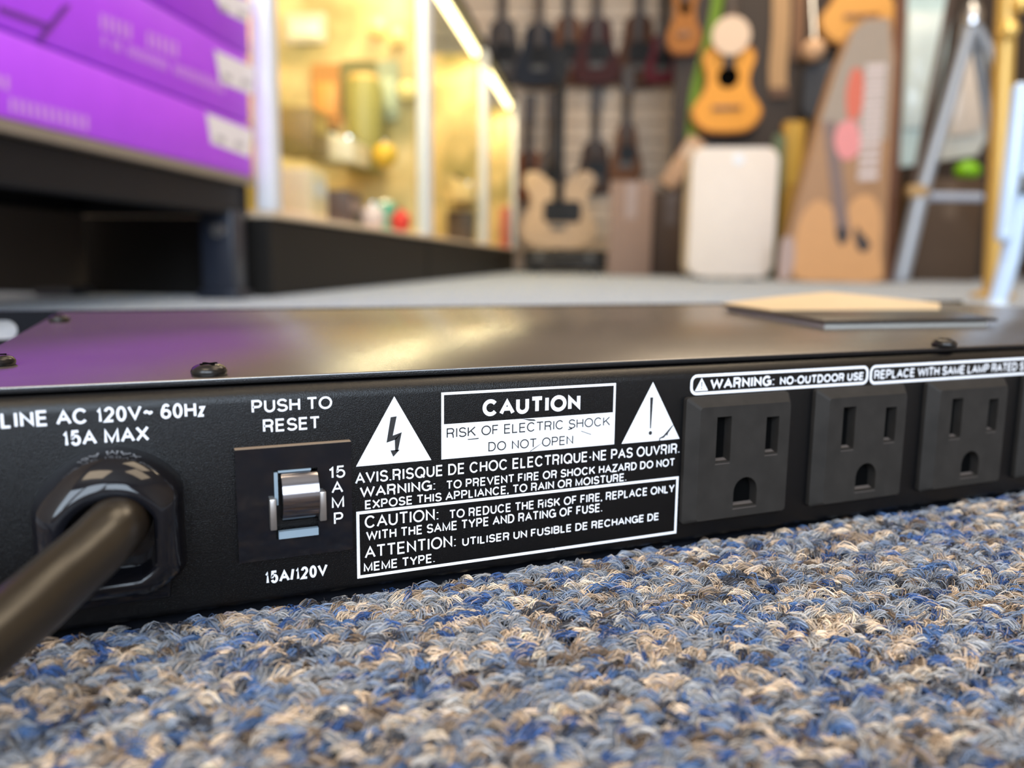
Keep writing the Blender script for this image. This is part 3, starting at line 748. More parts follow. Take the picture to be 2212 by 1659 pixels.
m_purple = [mat('violet_carton_%s' % n, c, .5, spec=.3) for n, c in (('bright', (.50, .080, .97)), ('deep', (.47, .07, .95)), ('dark', (.40, .05, .85)))]
m_lilac = mat('lilac_print', (.66, .30, .88), .4); m_dkp = mat('dark_violet_print', (.16, .03, .33), .4)
m_sticker = mat('white_sticker', (.80, .76, .80), .5); m_stk = mat('grey_sticker_print', (.45, .42, .45), .5)
zz = [.183, .262, .361, .455]
bl = ('purple carton at the bottom of the stack, resting on the stand board', 'purple carton in the middle of the stack, two rows of small pale print', 'purple carton on top of the stack, cut off by the photo edge')
for i in range(3):
    h = zz[i+1]-zz[i]-.002
    b = sthing('instrument_carton', bl[i], 'box', .84, SV-.16, zz[i], 'purple cartons stacked on the stand')
    off = (0, -.004, .002)[i]
    mb = MB().box((0, off, h/2), (.316, .768, h), .003, 2)
    mb.build('carton', m_purple[i], b, 30)
    MB().box((0, off, h+.0002), (.018, .764, .0006)).build('closing_tape', mat('clear_brown_tape', (.36, .2, .5), .25), b, 0)
    def face(pts, dx=.0006): return [(.158+dx, u-.84, z-zz[i]) for u, z in pts]
    def px_quad(mb, P, dx=.0006): mb.quads(face([at_v(a, c, SV) for a, c in P], dx), [tuple(range(len(P)))])
    lab = MB().m(m_sticker)
    S = ([(447, 243), (548, 283), (541, 340), (458, 309)], [(465, 107), (556, 148), (550, 206), (478, 178)], [(455, -30), (548, 5), (537, 50), (480, 22)])[i]
    px_quad(lab, S); lab.m(m_stk)
    cx, cy = sum(p[0] for p in S)/4, sum(p[1] for p in S)/4
    for k in (-1, 1): px_quad(lab, [(cx+k*20-9, cy+4+k*6), (cx+k*20+9, cy+10+k*6), (cx+k*20+9, cy+22+k*6), (cx+k*20-9, cy+16+k*6)], .0010)
    lab.build('sticker', None, b, 0)
    pr = MB().m(m_lilac)
    def row(xa, ya, xb, yb, h_, n, seed):
        rr = random.Random(seed)
        for k in range(n):
            if rr.random() < .12: continue
            t = k/n; x = xa+(xb-xa)*t; y = ya+(yb-ya)*t; w = (xb-xa)/n*.55; dy = (yb-ya)/n*.55
            px_quad(pr, [(x, y), (x+w, y+dy), (x+w, y+dy-h_), (x, y-h_)])
    if i == 0:
        row(-60, 175, 30, 198, 30, 5, 1); row(-40, 225, 200, 285, 32, 15, 2)
    elif i == 1:
        row(220, 62, 392, 128, 34, 12, 3); row(224, 98, 490, 204, 24, 24, 4)
        for Q in ([(0, 12), (105, 50), (105, 62), (0, 25)], [(140, 10), (156, 10), (92, 92), (80, 84)]):
            sp_ = MB(); px_quad(sp_, Q, .0011); sp_.build('printed_stripe', m_dkp, b, 0)
    if i < 2: pr.build('carton_print', None, b, 0)
    else: pr.bm.free()

# glass showcases along the left of the aisle
CV = -.52
def showcase(u0, u1, label):
    c = sthing('glass_showcase', label, 'showcase', (u0+u1)/2, CV-.26, 0, 'glass showcases along the aisle')
    hl = (u1-u0)/2
    MB().box((0, 0, .062), (.50, 2*hl-.006, .124), .003, 1).build('plinth', m_blackmat, c, 30)
    MB().box((0, 0, .129), (.516, 2*hl-.004, .010), .002, 1).build('deck', m_deck, c, 30)
    MB().box((-.252, 0, .53), (.012, 2*hl-.01, .78)).build('backboard', m_gold, c, 0)
    MB().box((-.01, hl-.045, .525), (.47, .008, .775)).build('end_panel', m_gold, c, 0)
    for x in (.243, -.235):
        for y in (-hl+.022, hl-.022):
            MB().box((x, y, .535), (.030, .036, .80), .004, 2).build('corner_post', m_whitealu, c, 30)
    for x in (.243, -.235):
        MB().box((x, 0, .944), (.030, 2*hl-.006, .024), .003, 1).build('top_rail', m_blackmat, c, 30)
    MB().box((.251, 0, .535), (.004, 2*hl-.06, .785)).build('front_pane', m_glass, c, 0)
    MB().box((0, 0, .958), (.51, 2*hl-.006, .006)).build('top_pane', m_glass, c, 0)
    MB().box((-.05, 0, .30), (.36, 2*hl-.07, .006)).build('shelf', m_glass, c, 0)
    t = MB().tube([(.215, -hl+.06, .912), (.215, hl-.06, .912)], .015, 14).build('light_tube', m_tube, c, 40)
    for y in (-hl+.045, hl-.045):
        MB().box((.215, y, .915), (.034, .03, .036), .006, 2).build('tube_holder', mat('copper_holder', (.45, .24, .14), .35), t, 40)
    l = area('showcase_tube_light', ap((u0+u1)/2, CV-.26+.208, .893), ap((u0+u1)/2, CV-.26-.10, .3), .018, 2*hl-.2, 7.5, (1.0, .80, .50), UX)
    return c
showcase(1.250, 2.400, 'nearest glass showcase, next to the purple boxes, with a red and a teal trinket inside')
showcase(2.405, 3.545, 'middle glass showcase with a dark brown box inside, first lit tube at its top')
showcase(3.550, 4.700, 'farthest glass showcase, thin red box at its end, second lit tube at its top')

def put(px, py, v, z=None):
    """point of the showcase interior: (u, z)"""
    return at_v(px, py, v)
ZD, ZS = .1345, .3035
def good(kind, name, label, cat, px, v, z, w, h, d, m, m2=None, group='goods in the showcases'):
    if v > 0: u, v = v, at(px, 450, v)[0]
    else: u, _ = at_v(px, 450, v)
    t = sthing(name, label, cat, u, v, z, group)
    if kind == 'box':
        MB().box((0, 0, h/2), (d, w, h), min(w, h, d)*.08, 2).build('body', m, t, 30)
        MB().box((d/2+.0008, 0, h*.62), (.0016, w*.7, h*.3)).build('face_label', m2 or m_sticker, t, 0)
    elif kind == 'pedal':
        MB().prism([(-d/2, 0), (d/2, 0), (d/2, h*.6), (-d/2, h)], -w/2, w/2, min(w, h)*.05, 2).build('housing', m, t, 30)
        MB().lathe([(w*.14, 0), (w*.14, h*.14), (w*.08, h*.2)], (d*.22, 0, h*.66), 'z', 16).build('foot_switch', m_chrome, t, 40)
        for s in (-1, 1): MB().lathe([(w*.1, 0), (w*.085, h*.2)], (-d*.25, s*w*.25, h*.9), 'z', 14).build('knob', m2 or m_black, t, 40)
    elif kind == 'can':
        MB().lathe([(w*.46, 0), (w*.5, h*.04), (w*.5, h*.9), (w*.42, h)], seg=24).build('drum', m, t, 40)
        MB().lathe([(w*.44, h), (w*.40, h*1.06), (w*.1, h*1.08)], seg=24).build('lid', m2 or m_alu, t, 40)
    elif kind == 'ball':
        MB().lathe([(w*.5*math.sin(math.pi*k/12)+.0002, h*.5*(1-math.cos(math.pi*k/12))) for k in range(13)], seg=24).build('ball', m, t, 60)
        MB().lathe([(w*.16, h*.93), (w*.14, h*1.08), (w*.05, h*1.1)], seg=16).build('cap', m2 or m_alu, t, 40)
    return t
C_ = lambda n, c, r=.45: mat(n, c, r)
good('ball', 'shaker_ball', 'small red shaker on the showcase deck', 'shaker', 865, 2.21, ZD, .056, .060, .06, C_('red_plastic', (.75, .035, .03)), C_('red_cap', (.6, .03, .03)))
good('can', 'tin', 'teal tin behind the red shaker', 'tin', 829, 2.30, ZD, .076, .085, .06, C_('teal_paint', (.10, .42, .30)))
good('ball', 'shaker_ball', 'lilac white shaker beside the red one', 'shaker', 806, 2.12, ZD, .062, .070, .06, C_('lilac_plastic', (.66, .54, .60)))
good('box', 'parts_box', 'dark brown box on the near showcase deck', 'box', 735, 2.10, ZD, .13, .10, .085, C_('dark_brown_card', (.09, .055, .06)), C_('mauve_label', (.3, .2, .22)))
good('box', 'parts_box', 'wide cream box at the near end of the showcase deck', 'box', 640, -.62, ZD, .10, .10, .10, C_('cream_card', (.80, .66, .48)))
good('pedal', 'effects_pedal', 'white slanted pedal on the glass shelf', 'pedal', 735, 2.12, ZS, .15, .09, .12, C_('cream_white_enamel', (.82, .70, .52)))
good('ball', 'shaker_ball', 'yellow ball shaker on the glass shelf', 'shaker', 833, 2.18, ZS, .065, .065, .06, C_('yellow_plastic', (.80, .46, .03)))
good('box', 'parts_box', 'olive brown box on the glass shelf left of the white pedal', 'box', 655, -.74, ZS, .11, .11, .10, C_('olive_card', (.25, .16, .05)), C_('olive_label', (.5, .36, .12)))
good('can', 'tin', 'tall amber tin on the glass shelf near the purple boxes', 'tin', 662, -.93, ZS, .10, .22, .08, C_('amber_paint', (.62, .30, .06)), C_('gold_glint_lid', (.8, .5, .15)))  # gold lid colour imitates the warm lamp reflections
good('can', 'tin', 'tall olive tin at the back of the glass shelf', 'tin', 790, 2.265, ZS, .10, .24, .10, C_('olive_paint', (.36, .31, .09)), C_('gold_glint_lid', (.8, .5, .15)))
good('box', 'parts_box', 'dark brown box in the middle showcase', 'box', 996, 3.42, ZD, .12, .13, .10, C_('deep_brown_card', (.045, .022, .012)), C_('deep_brown_label', (.08, .045, .025)))
good('pedal', 'effects_pedal', 'cream pedal on the shelf above the dark brown box', 'pedal', 1002, 3.43, ZS, .11, .10, .09, C_('cream_yellow_enamel', (.70, .52, .24)))
good('box', 'parts_box', 'thin red box in the far showcase', 'box', 1092, 4.60, ZD, .07, .22, .05, C_('red_card', (.50, .09, .06)), C_('red_label', (.7, .3, .2)))

def hung(label, px, py, w, h, m, u=2.338):
    v, z = at(px, py, u)
    t = sthing('reflection_card', label, 'card', u, v, z-h/2, 'cards added as reflection shapes in the near showcase')  # added cards imitate the olive and dark reflections in the glass
    MB().prism(rrect(-w/2, 0, w/2, h, .01), 0, .006, .001, 1).build('card', m, t, 30)
    MB().box((0, -.004, h*.42), (w*.7, .010, h*.55), .003, 2).build('goods_pack', C_(m.name+'_pack', tuple(min(1, c*1.5) for c in _mcol[m.name])), t, 30)
_mcol = {}
def H_(n, c): _mcol[n] = c; return mat(n, c, .45)
hung('added amber card, a reflection shape on the gold end board, left of the olive card', 705, 205, .09, .17, H_('amber_reflection', (.50, .22, .05)))
hung('added olive card, a reflection shape on the gold end board of the near showcase', 775, 190, .11, .15, H_('olive_reflection', (.20, .17, .05)))
hung('added pale cream card, a reflection shape near the top of the near showcase', 660, 60, .12, .08, H_('cream_reflection', (.70, .60, .42)))
hung('added grey green slim card, a reflection shape beside the bright post of the near showcase', 838, 195, .06, .16, H_('sage_reflection', (.36, .38, .24)))
for px, py, lb in ((808, 52, 'small gold cymbal disc added as a lamp reflection, highest in the near showcase'), (852, 72, 'small gold cymbal disc added as a lamp reflection beside the highest disc'), (874, 190, 'small gold cymbal disc added as a lamp reflection by the bright showcase post')):
    v, z = at(px, py, 2.30)
    t = sthing('lamp_glint_disc', lb, 'glint', 2.32, v, z, 'gold discs added as lamp reflections in the near showcase')  # added discs stand in for warm lamps mirrored in the glass
    MB().lathe([(.026, .004), (.025, .0), (.012, -.005), (.010, -.011), (.002, -.013)], (0, 0, 0), 'y', 24).build('disc', mat('warm_glint_disc', (1.0, .76, .30), .35), t, 50)
    MB().tube([(0, .002, .0), (0, .01, .03)], .002, 8).build('cord_loop', m_black, t, 30)

# ------------------------------------------------------------------ guitars
def catmull_half(half, w):
    pts = spline(half, 6, False)
    right = [(x*w, z) for z, x in pts]
    return right + [(-x, z) for x, z in reversed(right[1:-1])]
ACO = [(0, 0), (.015, .5), (.07, .78), (.19, .99), (.30, .97), (.43, .74), (.56, .62), (.68, .64), (.80, .74), (.90, .72), (.97, .5), (1, .2), (1, 0)]
TAP = [(0, 0), (.01, .55), (.06, .85), (.18, 1.0), (.36, .92), (.55, .74), (.72, .62), (.86, .60), (.95, .45), (1, .2), (1, 0)]
def guitar(name, label, u, px, py_bot, w, L, body, top=None, kind='electric', group=None, turn=0.0, depth=.045, dark=None, outline=None, rz=0.0, z=None, neck_m=None, nlen=None):
    """hung or stood with its neck up; (px, py_bot) is the photo point of its lowest edge"""
    v, z0 = at(px, py_bot, u)
    if z is not None: z0 = z
    t = sthing(name, label, 'guitar', u, v, z0, group, turn)
    out = catmull_half(outline or (ACO if kind == 'acoustic' else TAP), w/2)
    out = [(a, b*L) for a, b in out]
    R = Matrix.Rotation(rz, 4, 'Y')
    def fin(o):
        o.data.transform(R); return o
    fin(MB().prism(out, 0, depth, .004, 2).build('body', body, t, 40))
    if top:
        fin(MB().prism([(a*.93, L*.5+(b-L*.5)*.94) for a, b in out], -.0016, .0004, 0).build('soundboard', top, t, 40))
    nm = neck_m or mat('dark_fretboard', (.05, .03, .02), .45)
    nl = nlen or L*(.95 if kind == 'acoustic' else 1.15)
    n0 = L*.72 if kind == 'acoustic' else L*.62
    fin(MB().box((0, -.008, (n0+L+nl)/2), (.052, .022, L+nl-n0), .004, 2).build('neck', nm, t, 40))
    h = MB().prism([(-.03, 0), (.03, 0), (.038, .05), (.034, .17), (-.034, .17), (-.038, .05)], -.006, .012, .003, 1); 
    bmesh.ops.translate(h.bm, verts=h.bm.verts, vec=(0, 0, L+nl-.002)); fin(h.build('headstock', dark or nm, t, 40))
    dk = dark or m_black
    if kind == 'acoustic':
        fin(MB().lathe([(.046*w/.30, -.0028), (.046*w/.30, -.0016)], (0, 0, L*.62), 'y', 24).build('soundhole', m_void, t, 40))
        fin(MB().box((0, -.006, L*.28), (w*.42, .010, .022), .003, 2).build('bridge', mat('rosewood_bridge', (.22, .10, .04), .4), t, 40))
    else:
        fin(MB().prism(rrect(-w*.2, L*.34, w*.30, L*.62, .03), -.003, .0004).build('pickguard', dk, t, 40))
        for q in (.42, .56): fin(MB().box((0, -.006, L*q), (.075, .010, .018), .002, 1).build('pickup', dk, t, 40))
        fin(MB().box((0, -.005, L*.28), (.085, .010, .03), .002, 1).build('bridge', mat('dull_nickel', (.10, .10, .10), .5), t, 40))
    return t
GU = U1-.016-.047
P_ = lambda n, c: mat(n, c, .5, spec=.2)
G1, G2 = 'guitars hung in the upper row on the slatted wall', 'guitars hung in the lower row on the slatted wall'
guitar('electric_guitar', 'leftmost guitar of the upper wall row, dark grey', GU, 1085, 183, .27, .38, P_('grey_gloss', (.07, .06, .06)), group=G1)
guitar('electric_guitar', 'navy black guitar in the upper wall row', GU-.075, 1163, 186, .29, .36, P_('navy_gloss', (.012, .016, .028)), group=G1)
guitar('electric_guitar', 'brown sunburst guitar in the upper wall row beside the navy one', GU, 1225, 184, .26, .40, P_('brown_gloss', (.16, .06, .025)), group=G1)
guitar('electric_guitar', 'dark red guitar in the upper wall row', GU-.075, 1287, 182, .28, .38, P_('oxblood_gloss', (.055, .008, .008)), group=G1)
guitar('electric_guitar', 'chestnut guitar in the upper wall row', GU, 1375, 190, .28, .42, P_('chestnut_gloss', (.10, .035, .012)), group=G1)
guitar('electric_guitar', 'crimson guitar in the upper wall row beside the chestnut one', GU-.075, 1428, 180, .20, .28, P_('crimson_gloss', (.16, .015, .03)), group=G1)
guitar('electric_guitar', 'orange brown guitar in the lower wall row beside the far showcase', GU, 1142, 432, .24, .30, P_('rust_gloss', (.28, .09, .03)), group=G2, nlen=.16)
guitar('electric_guitar', 'grey guitar in the lower wall row', GU-.075, 1190, 428, .22, .30, P_('ash_gloss', (.16, .13, .12)), group=G2, nlen=.16)
guitar('electric_guitar', 'dark brown guitar in the lower wall row behind the cream guitar', GU, 1283, 420, .26, .32, P_('umber_gloss', (.06, .03, .018)), group=G2, nlen=.16)
guitar('electric_guitar', 'small walnut guitar in the lower wall row above the taupe box', GU-.075, 1350, 392, .20, .34, P_('walnut_gloss', (.17, .065, .02)), group=G2, nlen=.16)

# the cream guitar on a floor stand, a black case in front of it
CREAM = [(0, 0), (.02, .55), (.10, .86), (.24, 1.0), (.42, .90), (.56, .74), (.70, .78), (.86, .95), (.98, .86), (1.0, .6), (.93, .36), (.86, .2), (.84, 0)]
guitar('electric_guitar', 'cream guitar with a black neck and pickguard standing on a floor stand', 4.62, 1205, 530, .42, .42, P_('cream_gloss', (.50, .37, .26)), group=None, dark=m_black, outline=CREAM, neck_m=m_black, z=.135)
v, _ = at(1205, 560, 4.62)
gs = sthing('guitar_floor_stand', 'black floor stand under the cream guitar', 'guitar stand', 4.66, v)
for s in (-1, 1): MB().tube([(s*.16, -.10, .008), (s*.05, .04, .10), (0, .05, .16)], .008, 10).build('leg', m_black, gs, 40)
MB().tube([(-.1, -.05, .122), (-.1, .03, .122), (.1, .03, .122), (.1, -.05, .122)], .007, 10).build('yoke', m_black, gs, 40)
MB().tube([(0, .05, .12), (0, .06, .60)], .008, 10).build('post', m_black, gs, 40)
v0, zt_ = at(1135, 542, 4.35); v1, _ = at(1312, 542, 4.35)
ca = sthing('instrument_case', 'low black instrument case lying on the floor before the cream guitar', 'case', 4.35, (v0+v1)/2)
MB().box((0, 0, .055), (v1-v0, .30, .07), .012, 3).build('case_bottom', mat('black_tolex', (.012, .010, .009), .6), ca, 40)
MB().box((0, 0, .105), (v1-v0, .30, .034), .012, 3).build('case_lid', mat('black_tolex', (.012, .010, .009), .6), ca, 40)
for s in (-.3, .3): MB().box((s*(v1-v0), -.152, .09), (.03, .006, .035), .002, 1).build('latch', mat('dull_nickel', (.10, .10, .10), .5), ca, 30)
MB().tube([(-.06, -.15, .06), (-.05, -.175, .06), (.05, -.175, .06), (.06, -.15, .06)], .007, 8).build('handle', m_black, ca, 40)
for s in (-.35, .35): MB().box((s*(v1-v0), 0, .011), (.03, .26, .022), .003, 1).build('foot', m_black, ca, 30)

def carton(name, label, xa, xb, ytop, u, d, m, tape, cat='box', turn=0.0, h=None):
    v0, zt2 = at(xa, ytop, u); v1, _ = at(xb, ytop, u)
    h = h or zt2
    t = sthing(name, label, cat, u+d/2, (v0+v1)/2, 0, None, turn)
    MB().box((0, 0, h/2), (v1-v0, d, h), .004, 2).build('carton', m, t, 30)
    mb = MB()
    mb.box((-(v1-v0)/4, 0, h+.002), ((v1-v0)/2-.004, d-.006, .003)).box(((v1-v0)/4, 0, h+.002), ((v1-v0)/2-.004, d-.006, .003))
    mb.build('top_flap', m, t, 0)
    MB().box((0, -d/2-.0006, h*.8), (.05, .0012, h*.38)).build('tape', tape, t, 0)
    return t
m_tape = mat('brown_tape', (.28, .19, .12), .3)
carton('carton', 'tall taupe carton beside the cream guitar', 1318, 1412, 392, 3.95, .24, mat('taupe_card', (.27, .185, .15), .8), mat('taupe_tape', (.30, .21, .17), .4))
dk_ = carton('carton', 'dark brown carton beside the white cabinet', 1413, 1492, 415, 4.02, .18, mat('dark_cocoa_card', (.045, .024, .014), .7), mat('cocoa_tape', (.06, .034, .02), .4))
# slanted tan book-like box leaning on the dark carton
v0, z0 = at(1425, 352, 4.12); _, ztop = at(1452, 415, 4.02)
lean = sthing('packing_sleeve', 'tan card sleeve tilted on top of the dark brown carton', 'sleeve', 4.11, at(1438, 410, 4.11)[0], ztop+.034)
mb = MB(); mb.box((0, 0, .13), (.085, .10, .26), .004, 2); bmesh.ops.rotate(mb.bm, cent=(0, 0, 0), matrix=Matrix.Rotation(math.radians(33), 3, 'Y'), verts=mb.bm.verts)
mb.build('sleeve', mat('tan_card', (.50, .31, .19), .75), lean, 30)
mb = MB(); mb.box((0, -.0505, .19), (.06, .001, .07)); bmesh.ops.rotate(mb.bm, cent=(0, 0, 0), matrix=Matrix.Rotation(math.radians(33), 3, 'Y'), verts=mb.bm.verts)
mb.build('sleeve_label', mat('buff_label', (.6, .45, .33), .6), lean, 0)

# dark partition carrying the right-hand stock
PU = 4.28
room_box('wall_partition', PU, PU+.08, at(1452, 300, PU)[0], V1, 0, 2.4, mat('dark_brown_partition', (.028, .015, .008), .6))

# white cabinet
v0, zt2 = at(1497, 318, 3.2); v1, _ = at(1684, 318, 3.2)
wc = sthing('cabinet', 'cream white cabinet with rounded corners and a small silver badge, standing on the carpet', 'cabinet', 3.2, (v0+v1)/2)
wv = v1-v0
mb = MB(); mb.prism(rrect(-wv/2, .012, wv/2, zt2, .04, 6), 0, .28, .012, 3)
mb.build('shell', mat('cream_white_shell', (.76, .68, .61), .5), wc, 40)
MB().lathe([(.016, -.004), (.019, -.001), (.019, .006)], (.012, 0, zt2-.045), 'y', 24).build('badge', mat('silver_badge', (.75, .80, .88), .2), wc, 40)
for s in (-1, 1):
    for y in (.05, .23): MB().lathe([(.016, 0), (.016, .02)], (s*(wv/2-.06), y, 0), 'z', 16).build('foot', m_black, wc, 40)

# orange acoustic guitar and stock hanging on the partition
ga = guitar('acoustic_guitar', 'honey orange acoustic guitar hanging above the white cabinet', PU-.115, 1567, 288, .335, .42, P_('honey_side', (.40, .17, .04)), top=P_('honey_spruce', (.80, .36, .055)), kind='acoustic', depth=.08)
v, z = at(1580, 76, PU-.16)
tg = sthing('hang_tag', 'round pale tag hung over the neck of the orange guitar', 'tag', PU-.155, v, z-.09)
MB().lathe([(.088, -.002), (.090, 0), (.088, .002)], (0, 0, .09), 'y', 28).build('card', mat('pale_pink_card', (.72, .55, .42), .6), tg, 40)
MB().tube([(-.02, 0, .165), (0, .01, .23), (.02, 0, .165)], .003, 8).build('string', m_tape, tg, 40)
guitar('acoustic_guitar', 'amber guitar hung at the left edge of the dark partition', PU-.06, 1476, 118, .17, .34, P_('amber_side', (.20, .07, .02)), top=P_('amber_top', (.34, .13, .025)), kind='acoustic', depth=.05)
guitar('acoustic_guitar', 'orange acoustic guitar hung high above the kraft guitar package', PU-.085, 1856, 98, .38, .46, P_('orange_side', (.36, .17, .05)), top=P_('orange_spruce', (.72, .37, .10)), kind='acoustic', depth=.08)
def hang_strap(label, pts, u, w, m, name='guitar_strap', cat='strap'):
    P = [at(a, b, u) for a, b in pts]; v0, z0 = P[-1]
    t = sthing(name, label, cat, u, v0, z0)
    mb = MB(); L3 = [(a-v0, b-z0) for a, b in P]
    Lf, Rt, _ = stroke_strip(spline(L3, 6, False), w)
    n = len(Lf); mb.prism(Lf+Rt[::-1], -.004, .004); mb.build('webbing', m, t, 30)
    MB().box((L3[-1][0], -.006, .02), (w*1.1, .012, .05), .003, 1).build('end_tab', mat('leather_tab', (.12, .06, .03), .6), t, 30)
    return t
hang_strap('lime green strap hanging behind the orange guitar', [(1556, -40), (1540, 60), (1505, 190), (1494, 300), (1496, 335)], PU-.004-.003, .055, mat('lime_webbing', (.17, .30, .02), .7))
hang_strap('wide tan strap hanging between the two orange guitars', [(1688, -60), (1687, 60), (1680, 150), (1682, 210)], PU-.010, .085, mat('tan_webbing', (.42, .26, .13), .7))
hang_strap('narrow brown strap hanging beside the tan strap', [(1727, -60), (1726, 40), (1722, 130)], PU-.010, .05, mat('brown_webbing', (.20, .10, .05), .7))
v, z = at(1758, 108, PU-.15)
kb = sthing('drum_beater', 'round pale felt beater hung beside the high orange guitar', 'beater', PU-.15, v, z)
MB().lathe([(.052*math.sin(math.pi*k/10)+.0003, -.052*math.cos(math.pi*k/10)) for k in range(11)], seg=20).build('felt_head', mat('pale_felt', (.66, .42, .26), .9), kb, 60)
MB().tube([(0, 0, .04), (.0, .14, .34)], .008, 10).build('rod', m_alu, kb, 40)
# slate gig bag
v, z = at(1772, 252, PU-.14)
gb = sthing('gig_bag', 'slate blue gig bag on the dark partition left of the kraft package', 'bag', PU-.07, v, z)
MB().prism(rrect(-.075, 0, .085, .26, .05), -.03, .05, .01, 2).build('bag', mat('slate_nylon', (.045, .05, .065), .7), gb, 40)
MB().tube([(-.04, 0, .25), (0, 0, .29), (.04, 0, .25)], .008, 8).build('handle', m_black, gb, 40)
# yellow upright box
carton('carton', 'narrow mustard yellow carton behind the kraft package', 1697, 1742, 262, 3.75, .08, mat('mustard_card', (.46, .26, .03), .6), mat('gold_label', (.60, .38, .06), .4))
carton('carton', 'slim dark green carton beside the white cabinet', 1676, 1694, 290, 3.7, .06, mat('green_card', (.05, .09, .035), .6), mat('pale_green_label', (.12, .16, .08), .5))

# kraft guitar package
KU = 3.05
kp = sthing('guitar_package', 'tapered kraft guitar package with a red patch and a pale upright text column', 'package', KU, at(1800, 610, KU)[0])
v00 = at(1800, 610, KU)[0]
def kq(pts): return [(at(a, b, KU)[0]-v00, max(0.0, at(a, b, KU)[1])) for a, b in pts]
outl = kq([(1688, 615), (1694, 560), (1726, 430), (1764, 280), (1806, 150), (1842, 62), (1868, 38), (1926, 36), (1934, 120), (1922, 350), (1912, 612)])
MB().prism(outl, 0, .10, .006, 2).build('package_shell', mat('kraft_board', (.36, .20, .10), .6), kp, 30)
def flat(name, pts, m, dy=-.0012, sm=True):
    mb = MB(); q2 = kq(pts)
    mb.prism(spline(q2, 5) if sm else q2, dy, dy+.0010); return mb.build(name, m, kp, 0)
flat('grey_panel', [(1772, 262), (1808, 152), (1844, 66), (1870, 44), (1921, 42), (1926, 140), (1916, 300), (1840, 320)], mat('warm_grey_print', (.33, .26, .20), .5), sm=False)
flat('printed_guitar', [(1722, 600), (1716, 540), (1730, 470), (1765, 432), (1800, 450), (1825, 455), (1850, 425), (1885, 425), (1903, 470), (1900, 540), (1900, 604), (1810, 608)], mat('peach_print', (.60, .31, .12), .5))
flat('printed_neck', [(1778, 262), (1806, 262), (1836, 505), (1806, 512)], mat('mauve_grey_print', (.20, .13, .11), .5), -.0024, False)
for pts in ([(1805, 500), (1825, 490), (1832, 515), (1815, 528)], [(1848, 490), (1862, 505), (1880, 530), (1862, 545), (1848, 525)]):
    flat('printed_hole', pts, mat('black_brown_print', (.03, .018, .015), .5), -.0036)
flat('red_patch', [(1842, 150), (1862, 155), (1866, 200), (1856, 250), (1832, 255), (1828, 200)], mat('coral_red_print', (.62, .13, .07), .5), -.0024)
flat('pink_patch', [(1812, 270), (1845, 262), (1858, 300), (1850, 335), (1820, 345), (1802, 310)], mat('pink_print', (.74, .26, .26), .5), -.0036)
flat('lilac_patch', [(1688, 520), (1712, 515), (1716, 560), (1704, 598), (1682, 600)], mat('lilac_grey_print', (.40, .29, .26), .5), -.0024)
mb = MB(); mt = mat('pale_lilac_print', (.60, .50, .48), .5); mb.m(mt)
rr = random.Random(5)
y = 140
while y < 385:
    hh = rr.choice((12, 15, 18)); x = 1892-(y-140)*.075
    q2 = kq([(x-22, y), (x+22, y-2), (x+21, y+hh-2), (x-23, y+hh)])
    mb.quads([(a, -.0040, b) for a, b in q2], [(0, 1, 2, 3)]); y += hh+5
mb.build('text_column', mt, kp, 0)

# brown post and amber board behind the package
def post(name, label, pa, pb, u, w, m, cat, foot=True):
    v0, _ = at(pb[0], pb[1], u); vt, ztp = at(pa[0], pa[1], u)
    t = sthing(name, label, cat, u, v0)
    MB().tube([(0, 0, 0.0), (vt-v0, 0, ztp)], w/2, 14).build('pole', m, t, 40)
    MB().box((0, 0, .01), (w*1.6, w*1.6, .02), .004, 2).build('base', m, t, 30)
    return t
m_red = mat('red_brown_wood', (.17, .065, .03), .5, vary=.3, vscale=12)
post('wooden_post', 'red brown wooden post right behind the kraft package', (1948, -40), (1918, 604), 3.32, .045, m_red, 'post')
v, _ = at(1893, 560, 3.25)
ab = carton('carton', 'amber brown carton behind the foot of the wooden post', 1885, 1938, 490, 3.40, .10, mat('amber_card', (.34, .15, .03), .6), mat('amber_tape', (.4, .2, .06), .4))

# blister packs
def pack(label, pts, u, m, m2, name='hanging_pack'):
    P = [at(a, b, u) for a, b in pts]; zb = min(p[1] for p in P); vb = [p[0] for p in P if p[1] == zb][0]
    t = sthing(name, label, 'pack', u, vb, zb, 'pale packs hanging beside the tripod')
    pl_ = [(a-vb, b-zb) for a, b in P]
    MB().prism(pl_, 0, .02, .003, 1).build('pack_card', m, t, 30)
    cx, cz = sum(p[0] for p in pl_)/len(pl_), sum(p[1] for p in pl_)/len(pl_)
    MB().prism([(cx+(a-cx)*.72, cz+(b-cz)*.6) for a, b in pl_], -.02, .0005, .006, 2).build('blister', m2, t, 30)
    return t
m_teal = mat('pale_teal_card', (.52, .66, .66), .4, vary=.2, vscale=9); m_bl = mat('pale_blister', (.66, .76, .76), .15, vary=.2, vscale=9)
pack('long pale teal pack hanging right of the wooden post', [(1952, -60), (2066, -60), (2044, 110), (1990, 355), (1934, 362), (1940, 200)], 3.6, m_teal, m_bl)
pack('whitish pack hanging between the tripod leg and the gold post', [(2080, 60), (2126, 60), (2142, 280), (2112, 335), (2030, 348), (2050, 230)], 3.75, mat('grey_white_card', (.60, .62, .60), .4), mat('peach_white_blister', (.70, .62, .55), .2))
cb_ = carton('carton', 'brown carton with a tan top behind the tripod', 1990, 2128, 385, 3.62, .25, mat('umber_card', (.085, .05, .028), .7), mat('umber_tape', (.13, .08, .045), .4))
v, z = at(2090, 385, 3.62)
ge = sthing('shaker_ball', 'bright green shaker lying on the brown carton behind the tripod', 'shaker', 3.74, at(2090, 365, 3.74)[0], z+.004)
